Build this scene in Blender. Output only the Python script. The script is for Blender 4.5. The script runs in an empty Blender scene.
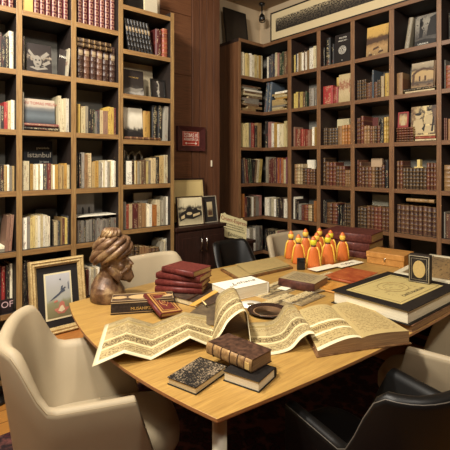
import bpy, bmesh, math, random
from mathutils import Vector, Matrix, Euler
R = math.radians
rnd = random.Random(7)
scn = bpy.context.scene
col = scn.collection

# ------------------------------------------------------------------ camera, light, exposure
EYE = 1.45
FPX, HOR = 419.6, 164.5
FX, FY = 0.651200, 0.758906          # horizontal viewing direction
cd = bpy.data.cameras.new('camera'); cam = bpy.data.objects.new('camera', cd); col.objects.link(cam)
cam.location = (0, 0, EYE)
cam.rotation_euler = (R(90), 0, math.atan2(FY, FX) - R(90))
cd.sensor_width = 36; cd.lens = FPX / 450 * 36; cd.shift_y = -(225 - HOR) / 450; cd.clip_start = 0.05
scn.camera = cam
scn.view_settings.view_transform = 'Standard'; scn.view_settings.look = 'None'
scn.view_settings.gamma = 1; scn.view_settings.use_curve_mapping = False
scn.view_settings.exposure = -0.25
w = bpy.data.worlds.new('world'); scn.world = w; w.use_nodes = True
w.node_tree.nodes['Background'].inputs[0].default_value = (1, .85, .7, 1)
w.node_tree.nodes['Background'].inputs[1].default_value = 0.006

def lamp(name, loc, tgt, power, size, color=(1, .935, .82)):
    ld = bpy.data.lights.new(name, 'AREA'); ld.shape = 'DISK'; ld.size = size; ld.energy = power; ld.color = color
    o = bpy.data.objects.new(name, ld); col.objects.link(o); o.location = loc
    o.rotation_euler = (Vector(tgt) - Vector(loc)).to_track_quat('-Z', 'Y').to_euler()
    return o
lamp('ceiling_lamp', (-0.5, 1.0, 3.2), (1.3, 2.9, 1.2), 105, .3)
lamp('ceiling_lamp', (0.7, -0.6, 3.2), (3.0, 1.9, 1.2), 46, .3)
lamp('ceiling_lamp', (0.3, 1.9, 3.2), (1.9, 1.5, .8), 85, .3)
lamp('ceiling_lamp', (-0.7, -0.4, 3.1), (1.6, 1.6, .8), 14, .5)

def at(u, v, z):                      # a sight line met with the level plane z
    l = (u - 225) / FPX; t = (z - EYE) / (-(v - HOR) / FPX)
    return Vector((t * (FY * l + FX), t * (-FX * l + FY), z))
def onY(u, v, Y):
    l = (u - 225) / FPX; t = Y / (-FX * l + FY)
    return t * (FY * l + FX), EYE - (v - HOR) / FPX * t
def onX(u, v, X):
    l = (u - 225) / FPX; t = X / (FY * l + FX)
    return t * (-FX * l + FY), EYE - (v - HOR) / FPX * t

# ------------------------------------------------------------------ materials
def lin(c):
    return tuple(((x / 12.92) if x <= .04045 else ((x + .055) / 1.055) ** 2.4) for x in c)
def hx(s):
    return lin(tuple(int(s[i:i + 2], 16) / 255 for i in (0, 2, 4)))
def newmat(name):
    m = bpy.data.materials.new(name); m.use_nodes = True
    nt = m.node_tree; b = nt.nodes['Principled BSDF']
    return m, nt, b
def mixc(nt, fac, a, b, mode='MIX'):
    n = nt.nodes.new('ShaderNodeMix'); n.data_type = 'RGBA'; n.blend_type = mode
    for sock, val in ((n.inputs[0], fac), (n.inputs[6], a), (n.inputs[7], b)):
        if hasattr(val, 'is_linked'): nt.links.new(val, sock)
        elif isinstance(val, (int, float)): sock.default_value = val
        else: sock.default_value = (*val, 1)
    return n.outputs[2]
def mth(nt, op, a, b=0.0, c=None):
    n = nt.nodes.new('ShaderNodeMath'); n.operation = op
    for i, val in enumerate((a, b) if c is None else (a, b, c)):
        if hasattr(val, 'is_linked'): nt.links.new(val, n.inputs[i])
        else: n.inputs[i].default_value = val
    return n.outputs[0]
def coords(nt, kind='Object', scale=(1, 1, 1), loc=(0, 0, 0)):
    t = nt.nodes.new('ShaderNodeTexCoord'); m = nt.nodes.new('ShaderNodeMapping')
    nt.links.new(t.outputs[kind], m.inputs[0]); m.inputs['Scale'].default_value = scale; m.inputs['Location'].default_value = loc
    return m.outputs[0]
def noise(nt, vec, scale, detail=3, rough=.6):
    n = nt.nodes.new('ShaderNodeTexNoise'); nt.links.new(vec, n.inputs['Vector'])
    n.inputs['Scale'].default_value = scale; n.inputs['Detail'].default_value = detail; n.inputs['Roughness'].default_value = rough
    return n.outputs[0]
def ramp(nt, fac, stops, mode='LINEAR'):
    n = nt.nodes.new('ShaderNodeValToRGB'); nt.links.new(fac, n.inputs[0]); cr = n.color_ramp; cr.interpolation = mode
    while len(cr.elements) < len(stops): cr.elements.new(.5)
    for e, (p, c) in zip(cr.elements, stops): e.position = p; e.color = (*c, 1)
    return n.outputs[0]
def bump(nt, b, h, strength=.3, dist=.002):
    n = nt.nodes.new('ShaderNodeBump'); n.inputs['Strength'].default_value = strength; n.inputs['Distance'].default_value = dist
    nt.links.new(h, n.inputs['Height']); nt.links.new(n.outputs[0], b.inputs['Normal'])
def plain(name, c, rough=.6, metal=0, var=.15, nscale=30, spec=.5):
    m, nt, b = newmat(name)
    n = noise(nt, coords(nt), nscale)
    nt.links.new(mixc(nt, n, tuple(x * (1 - var) for x in c), tuple(min(1, x * (1 + var)) for x in c)), b.inputs['Base Color'])
    b.inputs['Roughness'].default_value = rough; b.inputs['Metallic'].default_value = metal
    b.inputs['Specular IOR Level'].default_value = spec
    return m
def wood(name, c1, c2, scale=(1, 1, 1), rough=.45, grain=28, bmp=.15, spec=.5):
    m, nt, b = newmat(name)
    v = coords(nt, 'Object', scale)
    n1 = noise(nt, v, grain, 5, .65); n2 = noise(nt, v, grain * .18, 2)
    f = mth(nt, 'ADD', mth(nt, 'MULTIPLY', n1, .7), mth(nt, 'MULTIPLY', n2, .3))
    nt.links.new(ramp(nt, f, [(.35, c1), (.65, c2)]), b.inputs['Base Color'])
    b.inputs['Roughness'].default_value = rough; b.inputs['Specular IOR Level'].default_value = spec
    bump(nt, b, n1, bmp)
    return m
M = {}
M['oak_edge'] = wood('lit_oak_edge_upright', hx('70512f'), hx('a08050'), (6, 6, .35))  # front edges toned as lit, lighter than the boards behind them
M['oak_edge_h'] = wood('lit_oak_edge_level', hx('6e4d2e'), hx('9c7a4b'), (.35, .35, 6))
M['walnut_edge'] = wood('lit_walnut_edge_upright', hx('60402a'), hx('8d6844'), (6, 6, .35))
M['walnut_edge_h'] = wood('lit_walnut_edge_level', hx('5c3a28'), hx('84603e'), (.35, .35, 6))
M['inner'] = wood('shaded_shelf_board', hx('17100c'), hx('271b15'), (5, .5, 5), .6)  # shade inside the bays is put into this dark board colour
M['inner_r'] = wood('shaded_brown_shelf_board', hx('1f130e'), hx('321f17'), (5, .5, 5), .6)  # right bookcase boards, bay shade painted in likewise
M['side'] = wood('side_panel_veneer', hx('4a2e20'), hx('80583a'), (5, 9, .2), .4, 12)
M['panel'] = wood('wall_panel_veneer', hx('50321f'), hx('70482f'), (.35, 2, 7), .4, 22)
M['panel_v'] = wood('wall_post_veneer', hx('45291c'), hx('6a452e'), (9, 9, .2), .4, 14)
M['back_grey'] = plain('grey_back_board', hx('77736a'), .8, 0, .12, 3)
M['table'] = wood('pale_oak_tabletop', hx('94703a'), hx('b8924f'), (.45, 7, 6), .33, 16, .05)
M['table_edge'] = wood('tabletop_edge', hx('8a5a34'), hx('b07a48'), (1, 1, 8), .45)
M['cream_metal'] = plain('cream_painted_metal', hx('cfc6ae'), .4, 0, .04)
M['black'] = plain('black_lacquer', hx('15120f'), .35)
M['dark_wood'] = wood('dark_cabinet_wood', hx('1f120e'), hx('38211a'), (5, 5, .4), .35, 20)
M['chrome'] = plain('chrome', hx('c8c4bc'), .15, 1, .03)
M['wall'] = plain('warm_white_plaster', hx('c0ab8c'), .9, 0, .05, 4)
M['ceil'] = plain('ceiling_paint', hx('a08a72'), .9, 0, .05, 4)
M['page'] = None
def page_mat():
    m, nt, b = newmat('page_edges')
    n = noise(nt, coords(nt, 'Object', (260, 2, 2)), 4, 2)
    nt.links.new(ramp(nt, n, [(.3, hx('a68a5c')), (.7, hx('d8c294'))]), b.inputs['Base Color']); b.inputs['Roughness'].default_value = .85
    return m
M['page'] = page_mat()
def page_mat2():
    m, nt, b = newmat('page_edges_lying')
    n = noise(nt, coords(nt, 'Object', (3, 3, 420)), 3, 2)
    nt.links.new(ramp(nt, n, [(.3, hx('b89c68')), (.7, hx('e6d6ac'))]), b.inputs['Base Color']); b.inputs['Roughness'].default_value = .85
    return m
M['pagel'] = page_mat2()
def page_mat3():
    m, nt, b = newmat('old_brown_page_edges')
    n = noise(nt, coords(nt, 'Object', (3, 3, 420)), 3, 2)
    nt.links.new(ramp(nt, n, [(.3, hx('6b4a2c')), (.7, hx('a98456'))]), b.inputs['Base Color']); b.inputs['Roughness'].default_value = .85
    return m
M['pageold'] = page_mat3()
def pagestack(name, c1, c2):
    m, nt, b = newmat(name)
    n = noise(nt, coords(nt, 'Object', (3, 3, 420)), 3, 2)
    nt.links.new(ramp(nt, n, [(.3, hx(c1)), (.7, hx(c2))]), b.inputs['Base Color']); b.inputs['Roughness'].default_value = .8
    return m
M['pagewhite'] = pagestack('white_page_edges', 'cfc09c', 'efe6cc')

# spine material: colour comes from each book, lettering from noise, all in unit book coordinates (z 0..1)
def spine_mat(name, kind):
    m, nt, b = newmat(name)
    oi = nt.nodes.new('ShaderNodeObjectInfo')
    base = oi.outputs['Color']
    tc = nt.nodes.new('ShaderNodeTexCoord'); sx = nt.nodes.new('ShaderNodeSeparateXYZ'); nt.links.new(tc.outputs['Object'], sx.inputs[0])
    x, z = sx.outputs[0], sx.outputs[2]
    cv = nt.nodes.new('ShaderNodeCombineXYZ')
    nt.links.new(mth(nt, 'ADD', x, mth(nt, 'MULTIPLY', oi.outputs['Random'], 50)), cv.inputs[0]); nt.links.new(mth(nt, 'MULTIPLY', oi.outputs['Random'], 31), cv.inputs[1]); nt.links.new(z, cv.inputs[2])
    sc = nt.nodes.new('ShaderNodeMapping'); nt.links.new(cv.outputs[0], sc.inputs[0])
    inx = mth(nt, 'LESS_THAN', mth(nt, 'ABSOLUTE', x), .3)
    if kind == 'paper':
        sc.inputs['Scale'].default_value = (4.5, 1, 55)
        n = noise(nt, sc.outputs[0], 1.0, 1)
        a = noise(nt, cv.outputs[0], 2.3, 0)
        txt = mth(nt, 'MULTIPLY', mth(nt, 'MULTIPLY', mth(nt, 'GREATER_THAN', n, .56), inx), mth(nt, 'GREATER_THAN', a, .5))
        lum = nt.nodes.new('ShaderNodeRGBToBW'); nt.links.new(base, lum.inputs[0])
        tcol = mixc(nt, mth(nt, 'GREATER_THAN', lum.outputs[0], .13), hx('cbb98e'), hx('3a2a1e'))
        c = mixc(nt, mth(nt, 'MULTIPLY', txt, .75), base, tcol)
        band = mth(nt, 'GREATER_THAN', noise(nt, cv.outputs[0], 3.1, 0), .72)
        c = mixc(nt, mth(nt, 'MULTIPLY', band, .55), c, hx('6b2f22'))
        b.inputs['Roughness'].default_value = .55
    elif kind == 'leather':
        d = mth(nt, 'ABSOLUTE', mth(nt, 'SUBTRACT', mth(nt, 'FRACT', mth(nt, 'MULTIPLY', z, 6)), .5))
        line = mth(nt, 'GREATER_THAN', d, .42)
        sc.inputs['Scale'].default_value = (6, 1, 60)
        n = noise(nt, sc.outputs[0], 1.0, 2)
        lab = mth(nt, 'MULTIPLY', mth(nt, 'GREATER_THAN', z, .67), mth(nt, 'LESS_THAN', z, .82))
        orn = mth(nt, 'MULTIPLY', mth(nt, 'GREATER_THAN', n, .58), inx)
        worn = mixc(nt, noise(nt, cv.outputs[0], 9, 3), base, mixc(nt, .18, base, hx('a07450')))
        c = mixc(nt, mth(nt, 'MULTIPLY', line, .42), worn, hx('a88450'))
        c = mixc(nt, mth(nt, 'MULTIPLY', lab, .35), c, hx('1c0f0b'))
        c = mixc(nt, mth(nt, 'MULTIPLY', orn, .42), c, hx('b8965c'))
        b.inputs['Roughness'].default_value = .45
    elif kind == 'gilt':
        fz = mth(nt, 'ABSOLUTE', mth(nt, 'SUBTRACT', mth(nt, 'FRACT', mth(nt, 'MULTIPLY', z, 8)), .5))
        ax = mth(nt, 'ABSOLUTE', x)
        ring = mth(nt, 'MULTIPLY', mth(nt, 'LESS_THAN', fz, .36), mth(nt, 'LESS_THAN', ax, .34))
        hole = mth(nt, 'MULTIPLY', mth(nt, 'LESS_THAN', fz, .2), mth(nt, 'LESS_THAN', ax, .18))
        c = mixc(nt, mth(nt, 'MULTIPLY', mth(nt, 'SUBTRACT', ring, hole), .62), base, hx('b08468'))
        b.inputs['Roughness'].default_value = .4
    elif kind == 'band':      # dark volumes with one pale label and small gilt marks
        lab = mth(nt, 'MULTIPLY', mth(nt, 'GREATER_THAN', z, .62), mth(nt, 'LESS_THAN', z, .76))
        sc.inputs['Scale'].default_value = (5, 1, 40)
        n = noise(nt, sc.outputs[0], 1.0, 2)
        c = mixc(nt, mth(nt, 'MULTIPLY', mth(nt, 'MULTIPLY', mth(nt, 'GREATER_THAN', n, .63), inx), .35), base, hx('c2ab86'))
        c = mixc(nt, mth(nt, 'MULTIPLY', mth(nt, 'MULTIPLY', lab, inx), .75), c, hx('a08a6a'))
        b.inputs['Roughness'].default_value = .45
    nt.links.new(c, b.inputs['Base Color'])
    return m
for k in ('paper', 'leather', 'gilt', 'band'): M['sp_' + k] = spine_mat(k + '_spine', k)

def art(name, stops, axis=1, ns=6, amt=.25, speck=None, speck_c=None, sscale=40, rough=.45, kind='UV', mode='LINEAR'):
    """flat printed picture: colour bands broken up by noise, in the picture's own 0..1 coordinates"""
    m, nt, b = newmat(name)
    v = coords(nt, kind)
    s = nt.nodes.new('ShaderNodeSeparateXYZ'); nt.links.new(v, s.inputs[0])
    n = noise(nt, v, ns, 4)
    f = mth(nt, 'ADD', s.outputs[axis], mth(nt, 'MULTIPLY', mth(nt, 'SUBTRACT', n, .5), amt * 2))
    c = ramp(nt, f, [(p, hx(x)) for p, x in stops], mode)
    if speck is not None:
        n2 = noise(nt, v, sscale, 2)
        c = mixc(nt, mth(nt, 'GREATER_THAN', n2, speck), c, hx(speck_c))
    nt.links.new(c, b.inputs['Base Color']); b.inputs['Roughness'].default_value = rough
    return m
def script_paper(name, paper, ink, lines=26, margin=.07, dens=.5, bands=None, sx=60, white=None, rough=.75):
    """written page: rows of ink marks in UV (v runs across the lines)"""
    m, nt, b = newmat(name)
    v = coords(nt, 'UV'); s = nt.nodes.new('ShaderNodeSeparateXYZ'); nt.links.new(v, s.inputs[0])
    U, V = s.outputs[0], s.outputs[1]
    row = mth(nt, 'GREATER_THAN', mth(nt, 'FRACT', mth(nt, 'MULTIPLY', V, lines)), .42)
    mp = nt.nodes.new('ShaderNodeMapping'); nt.links.new(v, mp.inputs[0]); mp.inputs['Scale'].default_value = (sx, lines, 1)
    n = noise(nt, mp.outputs[0], 1.0, 2)
    ins = mth(nt, 'LESS_THAN', mth(nt, 'ABSOLUTE', mth(nt, 'SUBTRACT', V, .5)), .5 - margin)
    inu = mth(nt, 'LESS_THAN', mth(nt, 'ABSOLUTE', mth(nt, 'SUBTRACT', mth(nt, 'FRACT', U), .5)), .5 - margin)
    t = mth(nt, 'MULTIPLY', mth(nt, 'MULTIPLY', row, mth(nt, 'GREATER_THAN', n, dens)), mth(nt, 'MULTIPLY', ins, inu))
    age = noise(nt, v, 3.5, 4)
    base = mixc(nt, age, tuple(x * .78 for x in hx(paper)), hx(paper))
    c = mixc(nt, mth(nt, 'MULTIPLY', t, .6), base, hx(ink))
    if bands:
        n3 = noise(nt, mp.outputs[0], 1.6, 3)
        wob = mth(nt, 'ADD', V, mth(nt, 'MULTIPLY', noise(nt, v, 2.0, 1), .06))
        for lo, hi, cc, d in bands:
            k = mth(nt, 'MULTIPLY', mth(nt, 'GREATER_THAN', wob, lo), mth(nt, 'LESS_THAN', wob, hi))
            c = mixc(nt, mth(nt, 'MULTIPLY', k, mth(nt, 'GREATER_THAN', n3, d)), c, hx(cc))
    if white:
        k = mth(nt, 'MAXIMUM', mth(nt, 'LESS_THAN', V, white), mth(nt, 'LESS_THAN', U, .022 if 'manuscript' in name else -1))
        c = mixc(nt, k, c, hx('dccfa8'))
    nt.links.new(c, b.inputs['Base Color']); b.inputs['Roughness'].default_value = rough
    return m

# ------------------------------------------------------------------ mesh helpers
class MB:
    def __init__(s): s.v = []; s.f = []; s.m = []; s.uv = {}; s.sm = []
    def add(s, vs, fs, mi=0, smooth=False, uvs=None):
        o = len(s.v); s.v += [tuple(p) for p in vs]
        for i, f in enumerate(fs):
            s.f.append([o + k for k in f]); s.m.append(mi); s.sm.append(smooth)
            if uvs: s.uv[len(s.f) - 1] = uvs[i]
        return s
    def box(s, a, b, mi=0, front=None):
        x0, y0, z0 = a; x1, y1, z1 = b
        vs = [(x0, y0, z0), (x1, y0, z0), (x1, y1, z0), (x0, y1, z0), (x0, y0, z1), (x1, y0, z1), (x1, y1, z1), (x0, y1, z1)]
        fs = [(3, 2, 1, 0), (4, 5, 6, 7), (0, 1, 5, 4), (1, 2, 6, 5), (2, 3, 7, 6), (3, 0, 4, 7)]
        q = [(0, 0), (1, 0), (1, 1), (0, 1)]
        o = len(s.f); s.add(vs, fs, mi, False, [q] * 6)
        if front is not None:
            for k, mm in front.items(): s.m[o + k] = mm       # 0 bottom 1 top 2 -y 3 +x 4 +y 5 -x
        return s
    def tube(s, pts, r, n=8, mi=0, closed=False, caps=True):
        pts = [Vector(p) for p in pts]; N = len(pts); rings = []
        up = Vector((0, 0, 1)); prev = None
        for i, p in enumerate(pts):
            if closed: d = pts[(i + 1) % N] - pts[i - 1]
            else: d = pts[min(i + 1, N - 1)] - pts[max(i - 1, 0)]
            d.normalize()
            if prev is None:
                a = d.cross(up)
                if a.length < .01: a = d.cross(Vector((1, 0, 0)))
            else: a = prev - d * prev.dot(d)
            a.normalize(); prev = a; b = d.cross(a)
            rr = r[i] if isinstance(r, (list, tuple)) else r
            rings.append([p + (a * math.cos(2 * math.pi * k / n) + b * math.sin(2 * math.pi * k / n)) * rr for k in range(n)])
        vs = [q for g in rings for q in g]; fs = []
        for i in range(N if closed else N - 1):
            for k in range(n):
                j = (i + 1) % N
                fs.append((i * n + k, i * n + (k + 1) % n, j * n + (k + 1) % n, j * n + k))
        if caps and not closed: fs += [tuple(range(n))[::-1], tuple((N - 1) * n + k for k in range(n))]
        return s.add(vs, fs, mi, True)
    def loft(s, rings, mi=0, smooth=True, cap=True):
        n = len(rings[0]); vs = [q for g in rings for q in g]; fs = []
        for i in range(len(rings) - 1):
            for k in range(n): fs.append((i * n + k, i * n + (k + 1) % n, (i + 1) * n + (k + 1) % n, (i + 1) * n + k))
        if cap: fs += [tuple(range(n))[::-1], tuple((len(rings) - 1) * n + k for k in range(n))]
        return s.add(vs, fs, mi, smooth)
    def lathe(s, prof, n=20, mi=0, c=(0, 0), sy=1.0):
        return s.loft([[(c[0] + r * math.cos(2 * math.pi * k / n), c[1] + sy * r * math.sin(2 * math.pi * k / n), z) for k in range(n)] for r, z in prof], mi)
    def prism(s, poly, z0, z1, mi=0, mt=None, uvs=False):
        n = len(poly); vs = [(x, y, z0) for x, y in poly] + [(x, y, z1) for x, y in poly]
        fs = [tuple(range(n))[::-1], tuple(n + k for k in range(n))] + [(k, (k + 1) % n, n + (k + 1) % n, n + k) for k in range(n)]
        o = len(s.f); s.add(vs, fs, mi)
        if mt is not None: s.m[o + 1] = mt
        return s
    def grid(s, rows, mi=0, uv=None, smooth=True):
        """rows: list of rows of points"""
        a, b = len(rows), len(rows[0]); vs = [p for r in rows for p in r]; fs = []; us = []
        for i in range(a - 1):
            for j in range(b - 1):
                fs.append((i * b + j, i * b + j + 1, (i + 1) * b + j + 1, (i + 1) * b + j))
                if uv: us.append([uv[i][j], uv[i][j + 1], uv[i + 1][j + 1], uv[i + 1][j]])
        return s.add(vs, fs, mi, smooth, us if uv else None)
    def mesh(s, name, mats):
        me = bpy.data.meshes.new(name); me.from_pydata(s.v, [], s.f)
        for m in mats: me.materials.append(m)
        uvl = me.uv_layers.new(name='uv') if s.uv else None
        for i, p in enumerate(me.polygons):
            p.material_index = s.m[i]; p.use_smooth = s.sm[i]
            if uvl and i in s.uv:
                for k, li in enumerate(p.loop_indices): uvl.data[li].uv = s.uv[i][k]
        me.update(); return me
    def obj(s, name, mats, parent=None, bevel=0, loc=None, rot=None, seg=2):
        if not isinstance(mats, (list, tuple)): mats = [mats]
        o = bpy.data.objects.new(name, s.mesh(name, mats)); col.objects.link(o)
        if parent: o.parent = parent
        if loc is not None: o.location = loc
        if rot is not None: o.rotation_euler = rot
        if bevel:
            b = o.modifiers.new('bevel', 'BEVEL'); b.width = bevel; b.segments = seg; b.limit_method = 'ANGLE'; b.angle_limit = R(40)
        return o
def tag(o, label=None, cat=None, group=None, kind=None):
    if label: o['label'] = label
    if cat: o['category'] = cat
    if group: o['group'] = group
    if kind: o['kind'] = kind
    return o
def thing(name, label, cat, loc=(0, 0, 0), rz=0, group=None, rot=None):
    o = bpy.data.objects.new(name, None); col.objects.link(o); o.empty_display_size = .05
    o.location = loc; o.rotation_euler = rot if rot else (0, 0, rz)
    return tag(o, label, cat, group)
def struct(name, mb, mats, **k): return tag(mb.obj(name, mats, **k), kind='structure')
def text(s, size, mat, parent, loc, rot=(0, 0, 0), align='CENTER', name='lettering', ext=.0004, shear=0, sx=1.0):
    c = bpy.data.curves.new('t', 'FONT'); c.body = s; c.size = size; c.extrude = ext; c.align_x = align; c.align_y = 'CENTER'; c.shear = shear; c.resolution_u = 3
    t = bpy.data.objects.new('t', c); col.objects.link(t)
    dg = bpy.context.evaluated_depsgraph_get(); me = bpy.data.meshes.new_from_object(t.evaluated_get(dg))
    bpy.data.objects.remove(t); me.materials.clear(); me.materials.append(mat)
    o = bpy.data.objects.new(name, me); col.objects.link(o); o.parent = parent; o.location = loc; o.rotation_euler = rot; o.scale = (sx, 1, 1)
    return o
def scatter_marks(n): return [rnd.random() for _ in range(n)]

# ------------------------------------------------------------------ room
X0, Y0, CEIL = -1.6, -1.8, 3.32
def floor_mat():
    m, nt, b = newmat('oak_floor_boards')
    v = coords(nt, 'Object', (1, 1, 1))
    br = nt.nodes.new('ShaderNodeTexBrick'); nt.links.new(v, br.inputs[0])
    br.inputs['Scale'].default_value = 1; br.inputs['Brick Width'].default_value = 1.3; br.inputs['Row Height'].default_value = .13
    br.inputs['Mortar Size'].default_value = .003; br.inputs['Color1'].default_value = (*hx('b8813e'), 1); br.inputs['Color2'].default_value = (*hx('a36c30'), 1)
    br.inputs['Mortar'].default_value = (*hx('4a2c14'), 1)
    n = noise(nt, coords(nt, 'Object', (1, 12, 1)), 8, 4)
    nt.links.new(mixc(nt, mth(nt, 'MULTIPLY', n, .5), br.outputs[0], hx('7a4a20')), b.inputs['Base Color']); b.inputs['Roughness'].default_value = .35
    return m
struct('floor', MB().box((X0, Y0, -.05), (3.72, 3.7, 0)), floor_mat())
struct('ceiling', MB().box((X0, Y0, CEIL), (3.72, 3.7, CEIL + .05)), M['ceil'])
struct('wall_left', MB().box((X0, 3.165, 0), (1.96, 3.7, CEIL)), M['wall'])
struct('wall_back', MB().box((2.64, 3.62, 0), (3.72, 3.7, CEIL)), M['wall'])
struct('wall_right', MB().box((3.67, Y0, 0), (3.72, 3.62, CEIL)), M['wall'])
struct('wall_near', MB().box((X0, Y0 - .05, 0), (3.72, Y0, CEIL)), M['panel'])
struct('wall_far_left', MB().box((X0 - .05, Y0, 0), (X0, 3.7, CEIL)), M['panel'])
# wood clad partition between the two bookcases
pm = MB().box((1.96, 3.165, 0), (2.637, 3.7, CEIL))
struct('wall_middle', pm, M['panel'])
tm = MB()
for z in (.62, 1.17, 1.72, 2.27, 2.82): tm.box((1.96, 3.157, z), (2.30, 3.1655, z + .545))
struct('trim_1', tm, M['panel'], bevel=.003)
tm = MB()
for a, b in ((2.305, 2.39), (2.395, 2.47), (2.475, 2.555), (2.56, 2.637)): tm.box((a, 3.152, 0), (b, 3.1655, CEIL))
struct('trim_2', tm, M['panel_v'], bevel=.004)

def rug_mat():
    m, nt, b = newmat('dark_red_patterned_wool')
    v = coords(nt, 'Object'); n = noise(nt, v, 26, 2)
    vo = nt.nodes.new('ShaderNodeTexVoronoi'); nt.links.new(v, vo.inputs[0]); vo.inputs['Scale'].default_value = 13
    f = mth(nt, 'ADD', mth(nt, 'MULTIPLY', n, .6), mth(nt, 'MULTIPLY', vo.outputs[0], .7))
    nt.links.new(ramp(nt, f, [(.35, hx('1c080c')), (.55, hx('44141c')), (.62, hx('180d10')), (.8, hx('6a3c36'))]), b.inputs['Base Color'])
    b.inputs['Roughness'].default_value = .95; bump(nt, b, noise(nt, v, 250, 2), .8, .004)
    return m
rug = MB().box((.02, .1, 0), (2.9, 2.47, .012)).obj('rug', rug_mat(), bevel=.004)
tag(rug, 'dark red patterned rug under the table and chairs', 'rug')

# ------------------------------------------------------------------ bookcases
# frames: 'L' runs along +X facing -Y ; 'Rt' runs along -Y facing -X
T_ = .035
def board(mb, a, b, edge, front, em):       # box with its front edge face in the lighter edge wood, toned as lit
    mb.box(a, b, 0, {front: em})
def bookcase_left(name, label, posts, shelves, top, x0, x1, base):
    t = thing(name, label, 'bookcase', (0, 0, 0))
    Yf, Yb = 2.86, 3.137
    for a, b in posts:
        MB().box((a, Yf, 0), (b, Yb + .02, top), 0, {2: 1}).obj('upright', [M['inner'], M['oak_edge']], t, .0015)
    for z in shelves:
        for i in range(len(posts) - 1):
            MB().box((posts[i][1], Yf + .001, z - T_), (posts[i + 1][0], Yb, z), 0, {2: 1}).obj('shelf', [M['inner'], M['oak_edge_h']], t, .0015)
    MB().box((x0, Yb, base), (x1, Yb + .02, top)).obj('back_panel', M['back_grey'], t)
    MB().box((x0 + .03, Yf + .03, 0), (x1 - .03, Yf + .05, base - T_)).obj('plinth', M['dark_wood'], t)
    return t
SA = [2.434, 2.051, 1.670, 1.2835, .903, .52, .12]
SB = [2.643, 2.312, 1.98, 1.639, 1.299, .961, .62, .12]
bookcase_left('bookcase', 'tall left bookcase with pale oak edges, three columns wide', [(.375, .41), (.723, .758), (1.069, 1.105), (1.419, 1.4375)], [2.82] + SA, 3.0, .375, 1.4375, .12)
bookcase_left('bookcase', 'single column end bookcase with shaded interior beside the wood wall', [(1.4385, 1.457), (1.875, 1.909)], SB, 2.68, 1.4385, 1.909, .12)

SR = [2.399, 2.029, 1.636, 1.248, .8825, .50, .10]
TOP = 2.785
t = thing('bookcase', 'walnut bookcase along right wall turning the far corner', 'bookcase')
Xf, Xb, Yc = 3.355, 3.65, 3.259
for a, b in ((2.854, 2.906), (2.487, 2.532), (2.114, 2.155), (1.741, 1.785), (1.362, 1.398), (.99, 1.03), (.62, .66)):
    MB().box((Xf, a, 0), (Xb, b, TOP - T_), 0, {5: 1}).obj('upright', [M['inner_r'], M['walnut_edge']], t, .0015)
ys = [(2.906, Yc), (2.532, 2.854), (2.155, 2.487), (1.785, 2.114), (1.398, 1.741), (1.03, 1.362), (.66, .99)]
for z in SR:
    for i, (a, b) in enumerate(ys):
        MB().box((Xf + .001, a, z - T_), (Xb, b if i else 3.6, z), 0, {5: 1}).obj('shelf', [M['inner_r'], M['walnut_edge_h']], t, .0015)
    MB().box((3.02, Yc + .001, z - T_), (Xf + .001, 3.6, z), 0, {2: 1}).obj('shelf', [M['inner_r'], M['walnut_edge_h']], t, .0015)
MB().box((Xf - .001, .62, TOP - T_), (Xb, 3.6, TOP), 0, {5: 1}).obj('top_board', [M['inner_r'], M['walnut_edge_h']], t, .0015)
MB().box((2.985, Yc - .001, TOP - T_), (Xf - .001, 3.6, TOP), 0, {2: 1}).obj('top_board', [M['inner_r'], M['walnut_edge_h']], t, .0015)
MB().box((2.985, Yc, 0), (3.02, 3.6, TOP - T_), 0, {2: 1}).obj('side_panel', [M['side'], M['walnut_edge']], t, .0015)
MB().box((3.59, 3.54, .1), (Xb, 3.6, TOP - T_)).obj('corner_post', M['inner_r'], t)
MB().box((3.65, .62, .1), (3.665, 3.6, TOP)).obj('back_panel', M['back_grey'], t)
MB().box((3.02, 3.6, .1), (3.665, 3.615, TOP)).obj('back_panel', M['back_grey'], t)
MB().box((Xf + .03, .66, 0), (Xf + .05, 3.28, .065)).obj('plinth', M['dark_wood'], t)

# ------------------------------------------------------------------ books
def unit_book(kind):
    mb = MB(); bd = .09
    if kind == 'flat':
        mb.box((-.5, 0, 0), (.5, .035, 1)); mb.box((-.5, .035, 0), (-.5 + bd, 1, 1)); mb.box((.5 - bd, .035, 0), (.5, 1, 1))
        mb.box((-.5 + bd, .03, .012), (.5 - bd, .98, .985), 1)
    else:
        prof = []
        n = 6
        for i in range(n + 1):
            a = math.pi * i / n; prof.append((-.5 * math.cos(a), .05 - .05 * math.sin(a)))
        zs = [0, 1] if kind == 'round' else [0, .16, .17, .185, .195, .33, .34, .355, .365, .49, .5, .515, .525, .66, .67, .685, .695, .83, .84, .855, .865, 1]
        rows = []
        for i, z in enumerate(zs):
            out = .012 if kind == 'ribbed' and i % 4 in (2, 3) and i < len(zs) - 1 else 0
            rows.append([(x, y - out, z) for x, y in prof])
        mb.grid([[r[j] for j in range(n, -1, -1)] for r in rows], 0)
        mb.box((-.5, .05, 0), (-.5 + bd, 1, 1)); mb.box((.5 - bd, .05, 0), (.5, 1, 1))
        mb.box((-.5 + bd, .045, .03), (.5 - bd, .97, .97), 1)
        for z, fl in ((0, 1), (1, 0)):
            f = [(x, y, z) for x, y in prof]
            mb.add(f if not fl else f[::-1], [tuple(range(len(f)))])
    return mb
UB = {}
for kind, shape in (('paper', 'flat'), ('hard', 'round'), ('leather', 'ribbed'), ('gilt', 'round'), ('band', 'ribbed')):
    mk = 'sp_paper' if kind == 'hard' else 'sp_' + kind
    UB[kind] = unit_book(shape).mesh(kind + '_book', [M[mk], M['page']])
NAMES = dict(paper=('paperback', 'paperback'), hard=('hardback_book', 'hardback'), leather=('leather_bound_volume', 'leather volume'), gilt=('encyclopedia_volume', 'gilt volume'), band=('bound_volume', 'bound volume'))
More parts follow.
